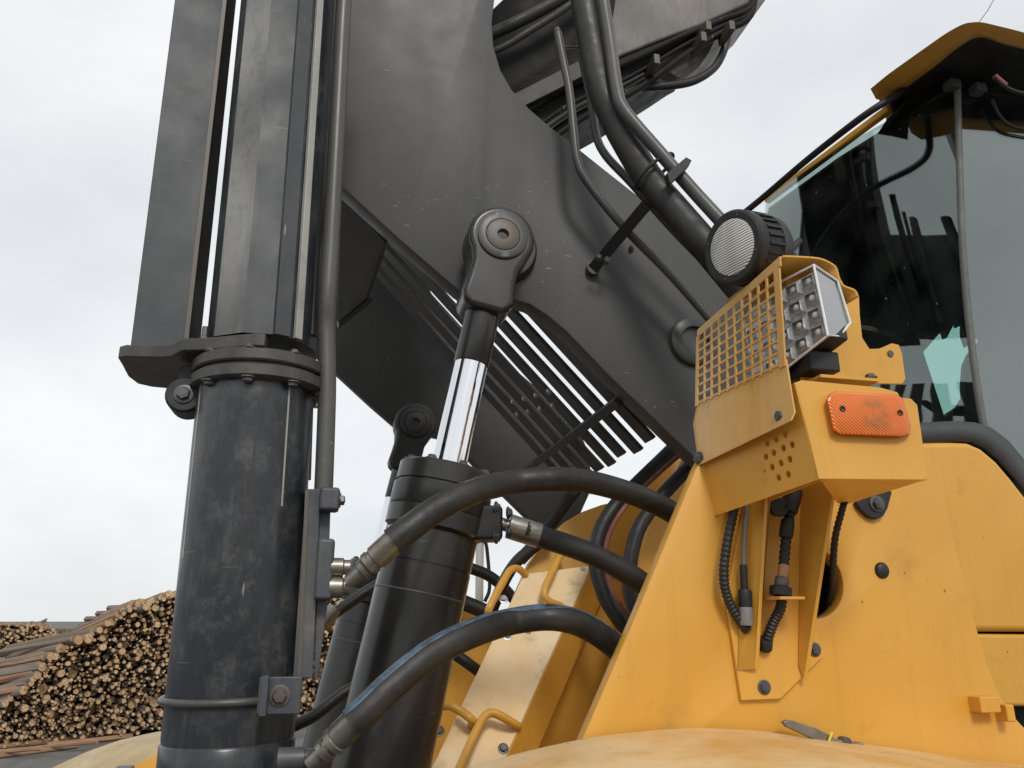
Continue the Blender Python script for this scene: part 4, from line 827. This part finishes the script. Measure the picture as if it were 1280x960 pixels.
def tryadd(u, v, r):
    if not inpoly(u, v, face): return False
    for a in range(int(u//12)-2, int(u//12)+3):
        for b in range(int(v//12)-2, int(v//12)+3):
            for (x_, y_, s_) in grid.get((a, b), ()):
                if (x_-u)**2*1.6+(y_-v)**2 < ((s_+r)*0.97)**2: return False
    grid.setdefault((int(u//12), int(v//12)), []).append((u, v, r)); ends.append((u, v, r)); return True
for rmin, rmax, tries in ((5.2, 7.0, 26), (3.6, 4.8, 160), (2.4, 3.3, 1500), (1.5, 2.3, 9000), (1.0, 1.4, 14000)):
    for _ in range(tries): tryadd(rnd.uniform(-14, 432), rnd.uniform(735, 934), rnd.uniform(rmin, rmax))
def zone(u, v):
    if u > 300: return 'seen in the gap right of the dark column'
    t = (v-760)/160; row = 'in the top rows' if t < 0.34 else 'in the middle rows' if t < 0.67 else 'in the bottom rows'
    return row+(' at the left edge' if u < 60 else ' of the pile between left edge and column' if u < 150 else ' of the pile beside the dark column')
def quat(d): return d.to_track_quat('Z', 'Y')
def place_log(p, d, r, l, k, peel, label, group):
    o = bpy.data.objects.new('log', LOGM[k % 5][peel]); COL.objects.link(o)
    o.location = p; o.rotation_mode = 'QUATERNION'; o.rotation_quaternion = quat(d) @ Matrix.Rotation(rnd.uniform(0, 6.28), 3, 'Z').to_quaternion(); o.scale = (r, r, l)
    o['label'] = label; o['category'] = 'log'; o['group'] = group; return o
ends.sort(key=lambda e: -e[2]-(0.8 if e[0] < 236 else 0)+(50 if 238 < e[0] < 372 else 0)); rest = MB(); NIND = 235
for i, (u, v, r) in enumerate(ends):
    p = PL(u, v, gp0, fn)+ax*rnd.uniform(-0.25, 0.35); rw_ = W(r, p)*1.02; d = (ax+Vector((rnd.gauss(0, .05), rnd.gauss(0, .05), rnd.gauss(0, .035)))).normalized()
    p.z = max(p.z, rw_+0.02)
    if p.z > 0.8: d.z -= 0.13*min(1, (p.z-0.8)/0.8); d.normalize()
    if d.z < 0 and p.z+d.z*4.5 < rw_: d.z = abs(d.z)*0.3; d.normalize()
    if i < NIND:
        big = r > 3.7
        place_log(p, d, rw_, rnd.uniform(3.6, 5.0), i, 1 if rnd.random() < 0.25 else 0, ('thick pale log end ' if big else 'thin log end ')+zone(u, v), 'thick logs in the pile' if big else 'thin logs in the pile')
    else:
        a, b, _ = basis(d); n = 7; vs = [p+d*t+(a*math.cos(2*math.pi*g/n)+b*math.sin(2*math.pi*g/n))*rw_ for t in (0, 4.0) for g in range(n)]
        rest.add(vs, [(g, (g+1) % n, (g+1) % n+n, g+n) for g in range(n)], 0); rest.add(vs, [tuple(reversed(range(n)))], 1)
# long logs on the flank and crest, seen from their sides
crest = []
edge_ = [(232,741),(205,748),(178,756),(150,768),(128,786),(92,800),(56,824),(40,850),(-2,880)]
for i in range(44):
    t = i/43*(len(edge_)-1); k = min(int(t), len(edge_)-2); f_ = t-k
    u = edge_[k][0]*(1-f_)+edge_[k+1][0]*f_; v = edge_[k][1]*(1-f_)+edge_[k+1][1]*f_+rnd.uniform(-3, 7); dl = rnd.uniform(45, 85) if u > 120 else rnd.uniform(60, 130)
    crest.append(((u, v), (u-dl, v+dl*(0.40 if u > 120 else 0.18)+rnd.uniform(-2, 3))))
for i, (e0_, e1_) in enumerate(crest):
    a = PL(e0_[0], e0_[1], gp0+fn*0.15, fn)+ax*rnd.uniform(-0.1, 0.3); rr = rnd.uniform(0.05, 0.10)
    b = PL(e1_[0], e1_[1], a+FH*rnd.uniform(0.9, 1.3), FH); b.z = max(b.z, 0.1)
    place_log(a, (b-a).normalized(), rr, (b-a).length, i, 1 if i % 4 == 0 else 0, 'long log lying sideways on the sloping left flank of the pile', 'long logs on the flank of the pile')
# loose logs on the ground before the pile
for i, (e0_, e1_) in enumerate((((138,916),(-30,934)),((122,924),(30,934)),((165,917),(60,928)),((52,932),(-40,940)),((96,929),(-20,944)),((150,912),(70,918)))):
    rr = rnd.uniform(0.035, 0.065); a = PZ(e0_[0], e0_[1]+3, rr+0.12*(i % 2)); b = PZ(e1_[0], e1_[1]+3, rr)
    place_log(a, (b-a).normalized(), rr, (b-a).length, i, 1, ('rearmost', 'second', 'longest right-reaching', 'leftmost', 'frontmost', 'uppermost')[i]+' loose reddish peeled log lying on the ground before the pile', 'loose logs on the ground')
# the far pile at upper left
for _ in range(420):
    u = rnd.uniform(-14, 70); v = rnd.uniform(780+max(0, u-48)*0.7, 814); rp = rnd.uniform(1.2, 2.2)
    o_ = gp0+FH*13; p = PL(u, v, o_, FH)+FH*rnd.uniform(0, 0.8); r2_ = W(rp, p); d = (ax+Vector((rnd.gauss(0, .10), 0, rnd.gauss(0, .02)))).normalized(); a, b, _ = basis(d); n = 6
    vs = [p+d*t+(a*math.cos(2*math.pi*g/n)+b*math.sin(2*math.pi*g/n))*r2_ for t in (0, 4.0) for g in range(n)]
    rest.add(vs, [(g, (g+1) % n, (g+1) % n+n, g+n) for g in range(n)], 0); rest.add(vs, [tuple(reversed(range(n)))], 1)
ro = rest.build('log_pile', ['bark', 'log_end']); ro['kind'] = 'stuff'; ro['label'] = 'mass of small log ends filling the pile'; ro['category'] = 'log pile'
q = MB()   # dark core of both piles: closely packed logs further in
for u in range(-10, 430, 8):
    for v in range(750, 925, 8):
        if inpoly(u, v, face) and inpoly(u-8, v-6, face):
            p = PL(u, v, gp0, fn)+ax*0.75; q.tube([p, p+ax*3], 0.075, 6, 1)
for u in range(-10, 70, 6):
    for v in range(790, 815, 6): p = PL(u, v, gp0+FH*13, FH)+FH*1.2; q.tube([p, p+ax*3], 0.12, 6, 1)
o = q.build('log_core', 'bark'); o['kind'] = 'stuff'; o['label'] = 'dark logs deep inside the stacked pile'; o['category'] = 'log pile'
